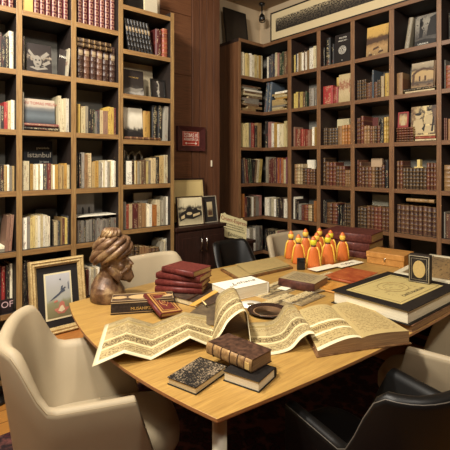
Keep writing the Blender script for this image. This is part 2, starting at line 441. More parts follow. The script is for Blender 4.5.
PAL = {
 'cream': [('cream', 'd6c79e'), ('ivory', 'e2d7b8'), ('pale yellow', 'c4ae70'), ('white', 'ece4ce'), ('tan', 'a68c5c'), ('ochre', 'a5803e'), ('cream', 'bcab80'), ('grey', '857c6a')],
 'mix': [('cream', 'd6c79e'), ('white', 'e8e0ca'), ('ivory', 'b8a780'), ('maroon', '5a2822'), ('black', '1d1816'), ('pale yellow', 'bda55c'), ('grey', '7c7568'), ('dark green', '2c3a28'), ('tan', '8c7048'), ('pink', 'a47468'), ('brown', '5c4430'), ('slate', '3e3d42')],
 'white': [('white', 'e8e0cc'), ('cream', 'c8ba96'), ('pale grey', '9c937e'), ('white', 'd2c8b2')],
 'grey': [('grey', '6c665c'), ('pale grey', '8c8578'), ('dark grey', '443f39')],
 'dark': [('black', '14110f'), ('dark brown', '261a15'), ('black', '1b1716'), ('dark grey', '2e2a27')],
 'brown': [('brown', '4a3227'), ('dark brown', '38231b'), ('chestnut', '533628')],
 'red': [('dark red', '521e1c'), ('maroon', '431a18'), ('oxblood', '602823'), ('brown', '4a2b20')],
 'enc': [('dark red', '4c1a1e'), ('maroon', '45161b')],
 'leather': [('dark brown', '3a231b'), ('maroon', '481f1c'), ('oxblood', '562922'), ('chestnut', '5f3c2a'), ('black', '211714'), ('tan', '7c5a3a')],
 'ltan': [('tan', '8e6c46'), ('pale brown', '866646'), ('pink brown', '906c58'), ('cream', 'b4a078'), ('red', '7a3224')],
 'row': [('dark plum', '3c2629'), ('brown', '4a302a'), ('plum brown', '4e332e')],
 'orange': [('orange', '9e6430'), ('orange tan', 'a67440')],
 'magenta': [('magenta', '6c3a4c'), ('yellow', 'b0923e'), ('dark blue', '232a40'), ('cream', 'bcae84'), ('dark green', '263c2b'), ('orange', '9c562a')],
 'blackw': [('black', '110f0d')], 'redb': [('bright red', '94302c')], 'blue': [('dark blue', '1e2632'), ('grey blue', '4a545e')], 'yellow': [('yellow', 'b8984a'), ('cream', 'c8b680')],
}
ORD = 'first second third fourth fifth sixth seventh eighth ninth tenth eleventh twelfth thirteenth fourteenth fifteenth sixteenth seventeenth eighteenth nineteenth twentieth'.split()
def room_above(fr, z):
    lv = ([2.82] + SA if any(abs(z - q) < .07 and q - .001 <= z for q in SA) and not any(abs(z - q) < .001 for q in SB) else SB + [2.99]) if fr == 'L' else [TOP] + SR
    up = [q for q in lv if q > z + .1]
    return (min(up) - T_ - .006 - z) if up else .3
BAYS = {'L': [(.41, .723), (.758, 1.069), (1.105, 1.419), (1.457, 1.875)], 'CL': [(3.02, 3.40)], 'R': [(2.906, 3.40), (2.532, 2.854), (2.155, 2.487), (1.785, 2.114), (1.398, 1.741), (1.03, 1.362)]}
def clampbay(fr, a, mid):
    lo, hi = min(BAYS[fr], key=lambda q: abs((q[0] + q[1]) / 2 - mid)); return min(max(a, lo + .003), hi - .003)
def place(kind, fr, a, z, t, d, h, lean, colr, label, group, rec, name=None, cat='book', flat=False):
    o = bpy.data.objects.new(name or NAMES[kind][0], UB[kind]); col.objects.link(o)
    rz = 0 if fr in ('L', 'CL') else -math.pi / 2
    if fr == 'L': loc = [a, 2.86 + rec, z]
    elif fr == 'CL': loc = [a, 3.259 + rec, z]
    else: loc = [3.355 + rec, a, z]
    if flat: o.rotation_euler = (0, math.pi / 2, rz); loc[2] += t / 2
    else: o.rotation_euler = (0, lean, rz); loc[2] += abs(math.sin(lean)) * t / 2 + .0005
    o.location = loc; o.scale = (t, d, h); o.color = (*hx(colr), 1)
    tag(o, label, cat, group)
    return o
def along(fr, u, v, rec):
    if fr == 'L': return onY(u, v, 2.86 + rec)
    if fr == 'CL': return onY(u, v, 3.259 + rec)
    return onX(u, v, 3.355 + rec)
COUNT = {}
def bay(fr, rowname, colname, z, segs, rec=.03):
    """segs: (u0, u1, vtop, kind, palette, n[, lean degrees]) left to right along the shelf"""
    k = 0
    key = (rowname, colname)
    k = COUNT.get(key, 0)
    for sg in segs:
        u0, u1, vt, kind, pal, n = sg[:6]; ln = R(sg[6]) if len(sg) > 6 else 0
        pal_ = PAL[pal]
        if kind == 'paper' and n > 2 and pal != 'grey': n = round(n * 1.25)
        ws = [rnd.uniform(.7, 1.3) if kind in ('paper', 'hard') else rnd.uniform(.93, 1.07) for _ in range(n)]; tot = sum(ws)
        a0, _ = along(fr, u0, vt, rec); a1, _ = along(fr, u1, vt, rec)
        _, zt = along(fr, (u0 + u1) / 2, vt, rec); H0 = zt - z
        ms = [along(fr, g[0], g[2], rec)[0] for g in segs] + [along(fr, g[1], g[2], rec)[0] for g in segs]; mid = (min(ms) + max(ms)) / 2
        a0, a1 = clampbay(fr, a0, mid), clampbay(fr, a1, mid)
        x = a0
        for i in range(n):
            w_ = (a1 - a0) * ws[i] / tot
            jit = rnd.uniform(-.07, .03) if kind in ('paper', 'hard') else rnd.uniform(-.015, .01)
            if n == 1: jit = 0
            h = max(.05, H0 * (1 + jit)); nm, c = rnd.choice(pal_)
            thick = abs(w_) * .95
            tk = thick / (math.cos(ln) + .0) if ln == 0 else thick * .93
            h = min(h, room_above(fr, z))
            d = min((.262 if fr == 'L' else .28) - rec - .012, .22, max(.09, h * rnd.uniform(.62, .78)))
            c2 = hx_j(c, .09)
            lab = f"{nm} {NAMES[kind][1]}, {ORD[min(k, 19)]} from left, {rowname}, {colname}"
            hh = h / math.cos(ln) if ln else h
            place(kind, fr, x + w_ / 2 - (math.sin(ln) * hh * .5 * (1 if fr in ('L', 'CL') else -1)), z, tk, d, hh * (.985 if ln else 1), ln, c2, lab, f"books on the {rowname}, {colname}", rec + rnd.uniform(0, .012) if ln == 0 else rec)
            x += w_; k += 1
    COUNT[key] = k
def hx_j(c, a):
    v = [int(c[i:i + 2], 16) for i in (0, 2, 4)]; f = 1 + rnd.uniform(-a, a)
    return ''.join('%02x' % max(0, min(255, int(x * f))) for x in v)
HCOUNT = {}
def stack(fr, rowname, colname, z, u0, u1, hs, kind, pal, rec=.03, jitter=.15, d=.14):
    """books lying flat with spines outwards, bottom first; hs thickness in metres"""
    zz = z + .0005; a0, _ = along(fr, u0, 100, rec); a1, _ = along(fr, u1, 100, rec); a0, a1 = clampbay(fr, a0, (a0 + a1) / 2), clampbay(fr, a1, (a0 + a1) / 2); L = abs(a1 - a0)
    sgn = 1 if a1 > a0 else -1
    for i, t_ in enumerate(hs):
        sh = rnd.uniform(0, jitter) * L; ln = L - sh; off = rnd.uniform(0, sh) if jitter < .3 else sh * rnd.choice((0, 1))
        nm, c = rnd.choice(PAL[pal]) if isinstance(pal, str) else pal[i]
        k = HCOUNT.get((rowname, colname), 0); HCOUNT[(rowname, colname)] = k + 1
        lab = f"{nm} {NAMES[kind][1]} lying flat, {ORD[min(k, 19)]} up, {rowname}, {colname}"
        place(kind, fr, a0 + sgn * off, zz, t_ * .97, d, ln, 0, hx_j(c, .08), lab, f"flat books on the {rowname}, {colname}", rec, flat=True)
        zz += t_
    return zz
def display(fr, z, u0, u1, vt, mat, label, name='picture_book', cat='book', rec=.08, back=8, thick=.02, cover='2a211d', slant=0, words=None, frame=None):
    """book or picture standing with its face outwards, leaning back a little"""
    a0, _ = along(fr, u0, vt, rec); a1, _ = along(fr, u1, vt, rec); um = (u0 + u1) / 2; a0, a1 = clampbay(fr, a0, (a0 + a1) / 2), clampbay(fr, a1, (a0 + a1) / 2)
    _, zt = along(fr, um, vt, rec); h = zt - z; w_ = abs(a1 - a0); c = (a0 + a1) / 2
    rz = 0 if fr in ('L', 'CL') else -math.pi / 2
    dep = .27 if fr == 'L' else .285
    h = min(h, room_above(fr, z) / max(.9, math.cos(R(slant))) - w_ * abs(math.sin(R(slant)))) if z < 2.6 else h
    if rec + thick + h * math.sin(R(back)) > dep: back = 1; rec = min(rec, dep - thick - h * .0175 - .002)
    loc = {'L': (c, 2.86 + rec, z), 'CL': (c, 3.259 + rec, z)}.get(fr, (3.355 + rec, c, z))
    ht = math.tan(R(back)) * 0
    t = thing(name, label, cat, loc, rz)
    e = Euler((-R(back), R(slant), 0))
    cm = plain('cover', hx(cover), .5)
    lift = abs(math.sin(R(slant))) * w_ / 2 + .0005 + (thick if not frame else .012) * math.sin(R(back))
    def put(o): o.rotation_euler = e; o.location = (0, 0, lift + 0); return o
    if frame:
        f = frame[0]
        fr_m = MB()
        fr_m.box((-w_ / 2, 0, 0), (w_ / 2, .012, f)); fr_m.box((-w_ / 2, 0, h - f), (w_ / 2, .012, h)); fr_m.box((-w_ / 2, 0, f), (-w_ / 2 + f, .012, h - f)); fr_m.box((w_ / 2 - f, 0, f), (w_ / 2, .012, h - f))
        put(fr_m.obj('frame', frame[1], t, .001)); put(MB().box((-w_ / 2 + f, .004, f), (w_ / 2 - f, .01, h - f)).obj('picture', mat, t))
    else:
        put(MB().box((-w_ / 2, 0, 0), (w_ / 2, .003, h), 0, {2: 1}).obj('front_cover', [cm, mat], t))
        put(MB().box((-w_ / 2 + .003, .003, .004), (w_ / 2 - .003, thick - .003, h - .004)).obj('page_block', M['pagel'], t))
        put(MB().box((-w_ / 2, thick - .003, 0), (w_ / 2, thick, h)).obj('back_cover', cm, t))
    for wd in (words or []):
        s, fx, fz, size, mm = wd[:5]
        p = e.to_matrix() @ Vector(((fx - .5) * w_, -.0006, fz * h)); p.z += lift
        rr = (e.to_matrix() @ Euler((R(90), 0, 0)).to_matrix()).to_euler()
        text(s, size, mm, t, p, rr)
    return t
ink_white = plain('white_print', hx('ece6d6'), .6, 0, .02); ink_dark = plain('dark_print', hx('2a1c16'), .6, 0, .02)
ink_red = plain('red_print', hx('8c2a22'), .6, 0, .02); ink_pink = plain('pale_pink_print', hx('c8a8a8'), .6, 0, .02); ink_gold = plain('gold_print', hx('c8a25a'), .4, .3, .02)

LB = 'left bookcase'
C0, C1, C2, CB = f'leftmost column of {LB}', f'middle column of {LB}', f'third column of {LB}', 'end bookcase beside wood wall'
RN = ['top shelf', 'second shelf', 'third shelf', 'fourth shelf', 'fifth shelf', 'bottom visible shelf', 'lowest shelf']
# --- left bookcase, leftmost column
bay('L', RN[0], C0, SA[0], [(-28, 15, -42, 'gilt', 'enc', 6)])
bay('L', RN[1], C0, SA[1], [(-12, 2, 32, 'paper', 'dark', 3), (2, 9, 36, 'paper', 'dark', 2), (9, 14.5, 31, 'hard', 'white', 1)])
bay('L', RN[2], C0, SA[2], [(-12, 1, 104, 'paper', 'mix', 3), (1, 4, 106, 'paper', 'dark', 1), (4, 8, 102, 'paper', 'redb', 1), (8, 15, 99, 'paper', 'cream', 2)])
bay('L', RN[3], C0, SA[3], [(-14, 0, 168, 'paper', 'mix', 3), (0, 4, 165, 'paper', 'dark', 1), (4, 15, 165, 'paper', 'cream', 4)])
bay('L', RN[4], C0, SA[4], [(6, 13, 214, 'paper', 'ltan', 2, 4)])
stack('L', RN[4], C0, SA[4], -14, 5, [.02, .018], 'paper', 'cream')
bay('L', RN[5], C0, SA[5], [(-10, 1, 270, 'paper', 'mix', 2), (1.5, 6, 267, 'hard', 'redb', 1), (6, 10, 266, 'paper', 'dark', 1), (10, 12.5, 264, 'paper', 'tan' if 'tan' in PAL else 'cream', 1), (12.5, 16, 270, 'hard', 'white', 1)], .07)
display('L', SA[5], -8, 13, 301, art('dark_cover', [(0, '1c1414'), (1, '2a1c1e')], ns=4, amt=.1), 'black book lettered OF standing low on leftmost column of left bookcase', rec=.02, back=3, words=[('OF', .72, .62, .055, ink_pink)], cover='171212')
# --- left bookcase, middle column
display('L', SA[0], 22.6, 33, -55, art('tan_cover', [(0, 'b8904e'), (1, 'c8a464')], ns=3, amt=.1), 'plain tan folder standing at left of gilt volumes, middle column', name='folder', cat='folder', rec=.03, back=2, cover='9a7440')
bay('L', RN[0], C1, SA[0], [(33.5, 70, -42, 'gilt', 'enc', 6)])
display('L', SA[1], 27, 52, 44, art('sketch_cover', [(0, '2a201c'), (.45, '1f1815'), (.55, '8a7c6a'), (.62, '2b211d'), (1, '221a17')], ns=7, amt=.3), 'dark picture book with pale sketched face on second shelf', rec=.07, back=5, cover='1c1512')
display('L', SA[1], 57.5, 69, 50, art('leaning_dark_cover', [(0, '1d1613'), (1, '2a201c')]), 'dark book with small white title leaning beside the sketched face', rec=.05, back=3, slant=6, thick=.015, words=[('HALUK', .5, .72, .022, ink_white)], cover='171210')
bay('L', RN[1], C1, SA[1], [(22.8, 25.4, 36, 'hard', 'dark', 1), (67.5, 70, 48, 'paper', 'white', 1, 5)], .02)
zz = stack('L', RN[2], C1, SA[2], 24.5, 59, [.026, .024], 'hard', [('black', '1a1210'), ('dark red', '6a3630')], rec=.02, jitter=.02, d=.2)
display('L', zz, 24.5, 55, 99.5, art('harbour_cover', [(0, '2c3236'), (.3, '5c6468'), (.5, '4a5054'), (.62, '6c6a66'), (.72, 'a89c8c'), (1, 'b0a08c')], ns=4, amt=.06), 'landscape picture book with grey sea cover above two flat books', rec=.07, back=4, words=[('SAN TOMAS MELISA', .5, .82, .027, ink_red)], cover='4c4a44')
bay('L', RN[2], C1, SA[2], [(22.4, 24, 92, 'paper', 'white', 1), (59, 70, 97, 'paper', 'white', 3)])
ist = display('L', SA[3], 24, 53, 141, art('navy_cover', [(0, '10161f'), (.6, '161f2c'), (1, '0c1016')], ns=3, amt=.1), 'navy book titled istanbul standing behind the row of paperbacks', rec=.2, back=3, cover='0e131b',
  words=[('istanbul', .54, .70, .052, ink_white), ('gravürlerle', .66, .85, .02, ink_white), ('bir kent', .7, .56, .02, ink_white), ('seyahatname', .6, .50, .018, ink_white)])
bay('L', RN[3], C1, SA[3], [(22.5, 29.5, 159, 'paper', 'white', 2), (30.5, 43, 163.5, 'paper', 'cream', 4), (43, 47.5, 164, 'paper', 'grey', 1), (47.5, 51, 163.5, 'paper', 'red', 1), (51, 70.5, 164, 'paper', 'cream', 6)], .02)
bay('L', RN[4], C1, SA[4], [(22.5, 27, 218, 'paper', 'white', 1), (27, 30.5, 217, 'paper', 'grey', 1), (30.5, 50.5, 216, 'paper', 'cream', 6), (53, 61, 221, 'paper', 'mix', 4), (61, 70, 217, 'paper', 'mix', 3)])
display('L', SA[4], 36, 56, 209, M['black'], 'black boxed book at the back above pale paperbacks, fifth shelf', rec=.2, back=2, cover='171412')
bay('L', RN[5], C1, SA[5], [(22.5, 28, 262, 'paper', 'dark', 3), (28, 32, 262, 'paper', 'red', 1)], .02)
stack('L', RN[5], C1, SA[5], 38, 66, [.03, .03, .03, .025, .03, .025, .03, .025], 'paper', 'dark', rec=.05, d=.16)
# --- left bookcase, third column
bay('L', RN[0], C2, SA[0], [(77.5, 116, -28, 'gilt', 'enc', 7)])
bay('L', RN[1], C2, SA[1], [(77.2, 118, 43.5, 'band', 'brown', 6)])
a0, zt = along('L', 97, 44.5, .03)
hb = thing('x', 'x', 'x'); bpy.data.objects.remove(hb)
stack('L', 'second shelf', C2, 2.051 + .2225, 77.2, 112, [.032, .034], 'leather', 'dark', rec=.02, jitter=.04, d=.16)
bay('L', RN[2], C2, SA[2], [(77, 80.5, 104, 'paper', 'yellow', 1), (81.5, 88.5, 105, 'paper', 'cream', 2), (88.5, 92, 109, 'paper', 'mix', 1), (92, 100, 110, 'paper', 'mix', 4), (100, 108, 110, 'paper', 'ltan', 2), (108, 114, 107.5, 'paper', 'yellow', 2), (114, 118, 108, 'paper', 'red', 1)])
bay('L', RN[3], C2, SA[3], [(77, 82, 152, 'hard', 'dark', 2), (82, 85, 152.5, 'paper', 'grey', 1), (85, 92, 154, 'paper', 'ltan', 2), (92.5, 99, 160, 'paper', 'cream', 2), (99, 110, 161, 'paper', 'white', 4), (110, 118, 160, 'paper', 'cream', 3)])
display('L', SA[4], 77.5, 95, 194, art('silhouette_photo', [(0, '1c1918'), (.35, '24201e'), (.5, '3a3634'), (.62, '6e6a66'), (1, '8a8680')], ns=5, amt=.22), 'grey photograph of dark silhouetted figures behind the magazine row', name='photograph', cat='photograph', rec=.15, back=4, cover='2a2624')
bay('L', RN[4], C2, SA[4], [(77.2, 118, 219, 'paper', 'grey', 16)], .03)
mg = MB().box((0, 0, 0), (.30, .16, .004)).obj('paper_sheet', plain('white_paper', hx('e4dcc6'), .7, 0, .04), loc=(1.113, 2.887, SA[4] + .178))
tag(mg, 'white paper sheet lying over the grey magazine row', 'paper')
bay('L', RN[5], C2, SA[5], [(82, 86, 267, 'paper', 'dark', 2), (86, 89, 270, 'paper', 'red', 1), (89, 100, 268, 'paper', 'white', 4), (100, 117, 270, 'paper', 'mix', 5)])
# --- end bookcase
CBt = CB
display('L', SB[0], 122.5, 144, -22, M['black'], 'dark box standing on top of the end bookcase', name='storage_box', cat='box', rec=.08, back=1, thick=.1)
display('L', SB[0], 145, 157.5, -20, art('grey_white_card', [(0, 'b0a48c'), (1, 'c0b69e')]), 'pale card propped on top of the end bookcase', name='card', cat='card', rec=.05, back=3, cover='c0b69e')
def lean_row():
    a, b = along('L', 124, 50, .03)[0] + .045, along('L', 154, 50, .03)[0]; n = 8
    for i in range(n):
        x = a + (b - a) * (i + .5) / n
        place('band', 'L', x, SB[1], .027, .16, .245, R(-11), '141110', f"black gilt volume, {ORD[i]} of eight leaning left, top shelf of end bookcase", 'black leaning volumes in the end bookcase', .03)
lean_row()
bay('L', 'top shelf', CBt, SB[1], [(156.5, 162.5, 29, 'hard', 'red', 1), (163, 169.5, 29, 'leather', 'ltan', 1)])
display('L', SB[2], 124, 153, 63, art('cream_board', [(0, 'b8a888'), (1, 'c8b898')], ns=3, amt=.1), 'large cream print board at back of the end bookcase', name='art_print', cat='print', rec=.2, back=2, cover='b8a888')
display('L', SB[2], 123.8, 144, 70, art('bay_cover', [(0, '2a2522'), (.14, '9c958a'), (.3, '3c3733'), (.45, '2b2420'), (1, '241c1a')], ns=6, amt=.14), 'dark picture book with pale shoreline photograph, end bookcase', rec=.1, back=4, cover='1c1613', words=[('THE FAR LINE', .5, .72, .014, ink_gold)])
display('L', SB[2], 151.5, 166, 79, art('portrait_photo', [(0, '1c1815'), (.4, '2c2623'), (.5, 'a8a090'), (.62, '2c2623'), (1, '1f1b18')], axis=0, ns=5, amt=.3), 'small black framed photograph leaning in the end bookcase', name='framed_photograph', cat='framed photograph', rec=.05, back=6, frame=(.012, M['black']))
zz = stack('L', 'third shelf', CBt, SB[3], 124, 161, [.024], 'leather', 'red', rec=.02, jitter=.02, d=.18)
display('L', zz, 124, 143, 108, art('marbled_white_cover', [(0, '2a2522'), (.22, '2c2824'), (.34, 'b8b09c'), (.7, 'd0c8b4'), (1, 'b4aa96')], ns=5, amt=.18), 'picture book with marbled white cover above a flat brown book', rec=.06, back=4, cover='2a2522')
bay('L', 'third shelf', CBt, zz, [(144, 151.5, 111, 'hard', 'cream', 1), (152.5, 163, 106, 'hard', 'blackw', 2)], .05)
bay('L', 'third shelf', CBt, SB[3], [(164.5, 168.5, 106, 'paper', 'grey', 1, 2)])
bay('L', 'fourth shelf', CBt, SB[4], [(124, 126.5, 150, 'hard', 'dark', 1), (126.5, 132, 161, 'paper', 'cream', 1), (132, 134.5, 160, 'paper', 'dark', 1), (134.5, 142, 161, 'paper', 'cream', 3), (142, 146, 160, 'paper', 'mix', 1), (146, 151.5, 161, 'paper', 'cream', 2), (151.5, 156, 158, 'paper', 'ltan', 1), (156, 160, 157, 'hard', 'dark', 1), (160, 164.5, 156, 'paper', 'cream', 1), (164.5, 169, 155, 'paper', 'white', 1)])
for i, (u, hh) in enumerate(((128, .02), (135, .03), (142, .02))):
    x, z1 = onY(u, 155, 3.0)
    o = MB().tube([(x - .04, 3.06, SB[4] + .15), (x - .025, 3.06, SB[4] + .235), (x + .005, 3.06, SB[4] + .25 + hh * .3), (x + .03, 3.06, SB[4] + .22), (x + .035, 3.06, SB[4])], [.009, .01, .012, .01, .012], 8).obj('ornament', plain('black_and_white_glaze', hx('9a9284'), .25, 0, .7, 30))
    tag(o, f'{["left", "middle", "right"][i]} black and white curved ornament behind books, end bookcase', 'ornament', 'curved ornaments in the end bookcase')
bay('L', 'fifth shelf', CBt, SB[5], [(123.8, 126.5, 202, 'paper', 'grey', 1), (126.5, 133, 205, 'paper', 'ltan', 2), (133, 138, 204, 'paper', 'red', 1), (138, 142, 204, 'paper', 'ltan', 1), (142, 146, 203.5, 'paper', 'ltan', 1), (146, 152, 204, 'paper', 'cream', 2), (152, 157, 205, 'paper', 'orange', 1), (157, 164, 200, 'paper', 'white', 2), (164, 169.5, 196, 'paper', 'white', 2)])
display('L', SB[5], 134, 152, 193, plain('white_card', hx('c8c2b4'), .7), 'white card standing behind books on fifth shelf, end bookcase', name='card', cat='card', rec=.2, back=1, cover='c8c2b4')
bay('L', 'sixth shelf', CBt, SB[6], [(124, 131, 248, 'paper', 'dark', 3), (131, 140, 246.5, 'leather', 'dark', 2), (140, 149, 247, 'paper', 'ltan', 2), (149, 160, 248, 'leather', 'brown', 3), (161, 165, 240, 'paper', 'white', 2, 4), (165, 170, 239, 'hard', 'cream', 1)])

# --- corner bookcase
CL_, CR_ = 'left wing of corner', 'right wing of corner'
RS = ['top shelf', 'second shelf', 'third shelf', 'fourth shelf', 'fifth shelf', 'low shelf']
bay('CL', RS[0], CL_, SR[0], [(242, 263, 54, 'paper', 'cream', 8)])
stack('CL', RS[1], CL_, SR[1], 242, 262, [.03, .03, .025, .03, .028, .03, .02, .025, .02, .02, .02], 'paper', 'mix', jitter=.35, d=.18)
bay('CL', RS[2], CL_, SR[2], [(242, 249, 123, 'paper', 'yellow', 3), (249, 252, 123, 'paper', 'grey', 1), (252, 255, 123, 'paper', 'redb', 1), (255, 258, 124, 'paper', 'dark', 2), (258, 262, 123, 'paper', 'mix', 1)])
bay('CL', RS[3], CL_, SR[3], [(242, 252, 158, 'paper', 'mix', 4, -5), (252, 262, 159, 'paper', 'mix', 3, 6)])
bay('CL', RS[4], CL_, SR[4], [(242, 245, 194, 'paper', 'orange', 1), (245, 256, 197, 'paper', 'mix', 4), (256, 262, 196, 'paper', 'mix', 2)])
bay('CL', RS[5], CL_, SR[5], [(242, 256, 228, 'paper', 'white', 4), (256, 263, 226, 'paper', 'grey', 2)])
bay('R', RS[0], CR_, SR[0], [(266.5, 287, 53, 'paper', 'mix', 7)])
bay('R', RS[1], CR_, SR[1], [(264.5, 271, 80, 'hard', 'blue', 2, 7)])
stack('R', RS[1], CR_, SR[1], 272, 287, [.02, .02, .022, .02, .02, .022, .02, .022, .02, .02], 'paper', 'cream', jitter=.3, d=.18)
bay('R', RS[2], CR_, SR[2], [(264.5, 267.5, 121, 'paper', 'dark', 1), (267.5, 271, 122, 'paper', 'mix', 1), (271, 277, 122, 'paper', 'cream', 2), (277, 283.5, 123, 'paper', 'mix', 2), (283.5, 286.5, 121, 'paper', 'yellow', 1)])
bay('R', RS[3], CR_, SR[3], [(265, 268, 157, 'paper', 'cream', 1), (268, 276, 158, 'paper', 'red', 3), (276, 286.5, 158, 'paper', 'magenta', 5)])
bay('R', RS[4], CR_, SR[4], [(264.5, 276, 198, 'paper', 'white', 4), (276, 283, 198, 'paper', 'dark', 2), (283, 286.5, 199, 'paper', 'white', 1)])
bay('R', RS[5], CR_, SR[5], [(264.5, 275, 230, 'paper', 'dark', 3), (275, 286.5, 232, 'paper', 'mix', 4)])
# --- right bookcase columns
D1, D2, D3, D4, D5 = [f'{x} column of right bookcase' for x in ('first', 'second', 'third', 'fourth', 'fifth')]
bay('R', RS[0], D1, SR[0], [(292, 309, 52, 'paper', 'mix', 7), (309, 313, 48, 'paper', 'cream', 1), (313, 316, 46, 'paper', 'cream', 1)])
bay('R', RS[1], D1, SR[1], [(293, 306.5, 92, 'paper', 'mix', 5), (308, 316, 88, 'hard', 'grey', 2)])
bay('R', RS[2], D1, SR[2], [(292, 295, 127, 'paper', 'tan' if 'tan' in PAL else 'ltan', 1), (295, 301, 129, 'paper', 'ltan', 1), (301, 303, 129, 'paper', 'redb', 1), (303, 312, 129, 'paper', 'ltan', 3), (312, 316.3, 126, 'paper', 'cream', 2)])
bay('R', RS[3], D1, SR[3], [(291.8, 293, 160, 'paper', 'grey', 1), (293, 302, 164, 'leather', 'ltan', 3), (302, 306, 168, 'leather', 'leather', 1), (306, 314.5, 169, 'leather', 'red', 3)])
display('R', SR[3], 307, 314.5, 160, plain('white_card2', hx('e8e0cc'), .7), 'white card behind red books, fourth shelf, first column of right bookcase', name='card', cat='card', rec=.12, back=1, cover='e8e0cc')
bay('R', RS[4], D1, SR[4], [(291.7, 294, 197, 'paper', 'cream', 1), (294, 298, 200, 'hard', 'dark', 2), (298, 301, 204, 'paper', 'grey', 1), (301, 303.5, 205, 'hard', 'red', 1), (303.5, 311, 205, 'leather', 'ltan', 2), (311, 313.5, 205, 'leather', 'dark', 1), (313.5, 316.3, 201, 'paper', 'orange', 1)])
bay('R', RS[5], D1, SR[5], [(292, 316, 238, 'leather', 'dark', 7)])
bay('R', RS[0], D2, SR[0], [(321, 324.5, 48, 'hard', 'dark', 1), (325, 330, 38, 'hard', 'dark', 1), (331, 333.8, 44, 'hard', 'dark', 1)])
display('R', SR[0], 334, 350, 33.5, art('black_cover', [(0, '14100e'), (1, '1e1715')]), 'black book with round white emblem, top shelf, second column of right bookcase', rec=.03, back=4, cover='120f0d', words=[('YALOVA', .5, .87, .022, ink_white), ('SAGLIK 2011', .5, .77, .018, ink_white), ('o', .5, .1, .02, ink_white)])
def shapes(label, polys, mat, back=5, y0=-.0009, side=0):
    """printed silhouettes on the cover of a display book; polys in 0..1 of its front"""
    t = [o for o in col.objects if o.get('label', '').startswith(label)][0]
    ch = [c for c in t.children if c.name.startswith(('front_cover', 'picture', 'plate'))][0]
    xs = [v.co.x for v in ch.data.vertices]; zs = [v.co.z for v in ch.data.vertices]; ys = min(v.co.y for v in ch.data.vertices)
    a, b, c, d = min(xs), max(xs), min(zs), max(zs); mb = MB()
    for p in polys:
        n = len(p); P = [(a + (b - a) * u, c + (d - c) * v) for u, v in p]
        mb.add([(x, ys + y0, z) for x, z in P] + [(x, ys - .0001, z) for x, z in P], [tuple(range(n)), tuple(range(n, 2 * n))[::-1]] + [(k + n, (k + 1) % n + n, (k + 1) % n, k) for k in range(n)])
    o = mb.obj('printed_figure', mat, t); o.rotation_euler = ch.rotation_euler; o.location = ch.location
def oval(cx, cy, rx, ry, n=12): return [(cx + rx * math.cos(2 * math.pi * k / n), cy + ry * math.sin(2 * math.pi * k / n)) for k in range(n)]
def emblem():
    t = [o for o in col.objects if o.get('label', '').startswith('black book with round white')][0]
    mb = MB(); e = Euler((-R(4), 0, 0)).to_matrix()
    for r in (.038, .028, .012): mb.tube([e @ Vector((r * math.cos(a * math.pi / 12), -.001, .125 + r * math.sin(a * math.pi / 12))) for a in range(24)], .0022, 5, closed=True)
    for a in range(8): mb.tube([e @ Vector((q * math.cos(a * math.pi / 4), -.001, .125 + q * math.sin(a * math.pi / 4))) for q in (.014, .027)], .002, 4)
    mb.obj('emblem', ink_white, t)
emblem()
bay('R', RS[1], D2, SR[1], [(321, 332, 86, 'hard', 'redb', 1), (332, 337.5, 87, 'hard', 'redb', 1)], .02)
rl = MB(); y, zt = onX(334.5, 86, 3.38)
rl.lathe([(.0, 0), (.026, 0), (.026, .085), (.0, .085)], 16).obj('paper_roll', plain('yellow_paper', hx('c8ab62'), .7), loc=(3.46, y, SR[1] + .17))
tag(bpy.data.objects['paper_roll'], 'yellow paper roll standing on the bright red book, second column', 'paper roll')
display('R', SR[1], 338.5, 350, 74, art('floral_cover', [(0, 'b09c72'), (.4, 'c4b088'), (.6, '8a4a34'), (.8, 'c0ac84'), (1, 'b8a478')], ns=9, amt=.5), 'pale book with dark flower pattern beside the bright red books', rec=.03, back=2, cover='c0a878')
bay('R', RS[2], D2, SR[2], [(321, 327, 128, 'leather', 'dark', 2), (327, 337, 128, 'leather', 'dark', 3), (337, 341, 126, 'hard', 'ltan', 1), (341, 350, 125, 'leather', 'orange', 3)])
display('R', SR[2], 337, 349, 119, plain('cream_card', hx('c8b990'), .7), 'cream board behind orange books, third shelf of right bookcase', name='card', cat='card', rec=.2, back=1, cover='c8b990')
bay('R', RS[3], D2, SR[3], [(321, 325, 158, 'leather', 'dark', 1), (325, 335, 162, 'leather', 'red', 3), (335, 341, 166, 'leather', 'leather', 2), (341, 344, 166, 'leather', 'red', 1), (344, 350, 170, 'leather', 'leather', 2)])
bay('R', RS[4], D2, SR[4], [(321, 326, 200, 'hard', 'dark', 2), (326, 336.5, 203, 'leather', 'red', 2), (337, 344, 205, 'hard', 'dark', 3), (344, 350, 204, 'leather', 'dark', 3)])
bay('R', RS[5], D2, SR[5], [(321, 350, 246, 'leather', 'dark', 8)])
display('R', SR[0], 366, 387.5, 25, art('harbour_painting', [(0, '8c7048'), (.3, 'b08c5c'), (.42, '8c6c44'), (.5, '3c2a1e'), (.62, '5c4028'), (.7, 'c09a54'), (1, 'd0a858')], ns=7, amt=.12, speck=.68, speck_c='3a281c', sscale=20), 'picture book with golden harbour painting, top shelf of right bookcase', rec=.05, back=5, cover='6a4a30')
bay('R', RS[1], D3, SR[1], [(355.5, 365.5, 80, 'leather', 'dark', 4), (365.5, 369.5, 83, 'leather', 'leather', 1), (369.5, 371.4, 82, 'leather', 'leather', 1), (371.4, 373.2, 70, 'hard', 'blue', 1), (373.2, 376.5, 82, 'leather', 'leather', 1), (376.5, 380, 80, 'leather', 'dark', 2), (380, 383.5, 76, 'hard', 'ltan', 1), (384, 388.3, 73, 'hard', 'yellow', 1)])
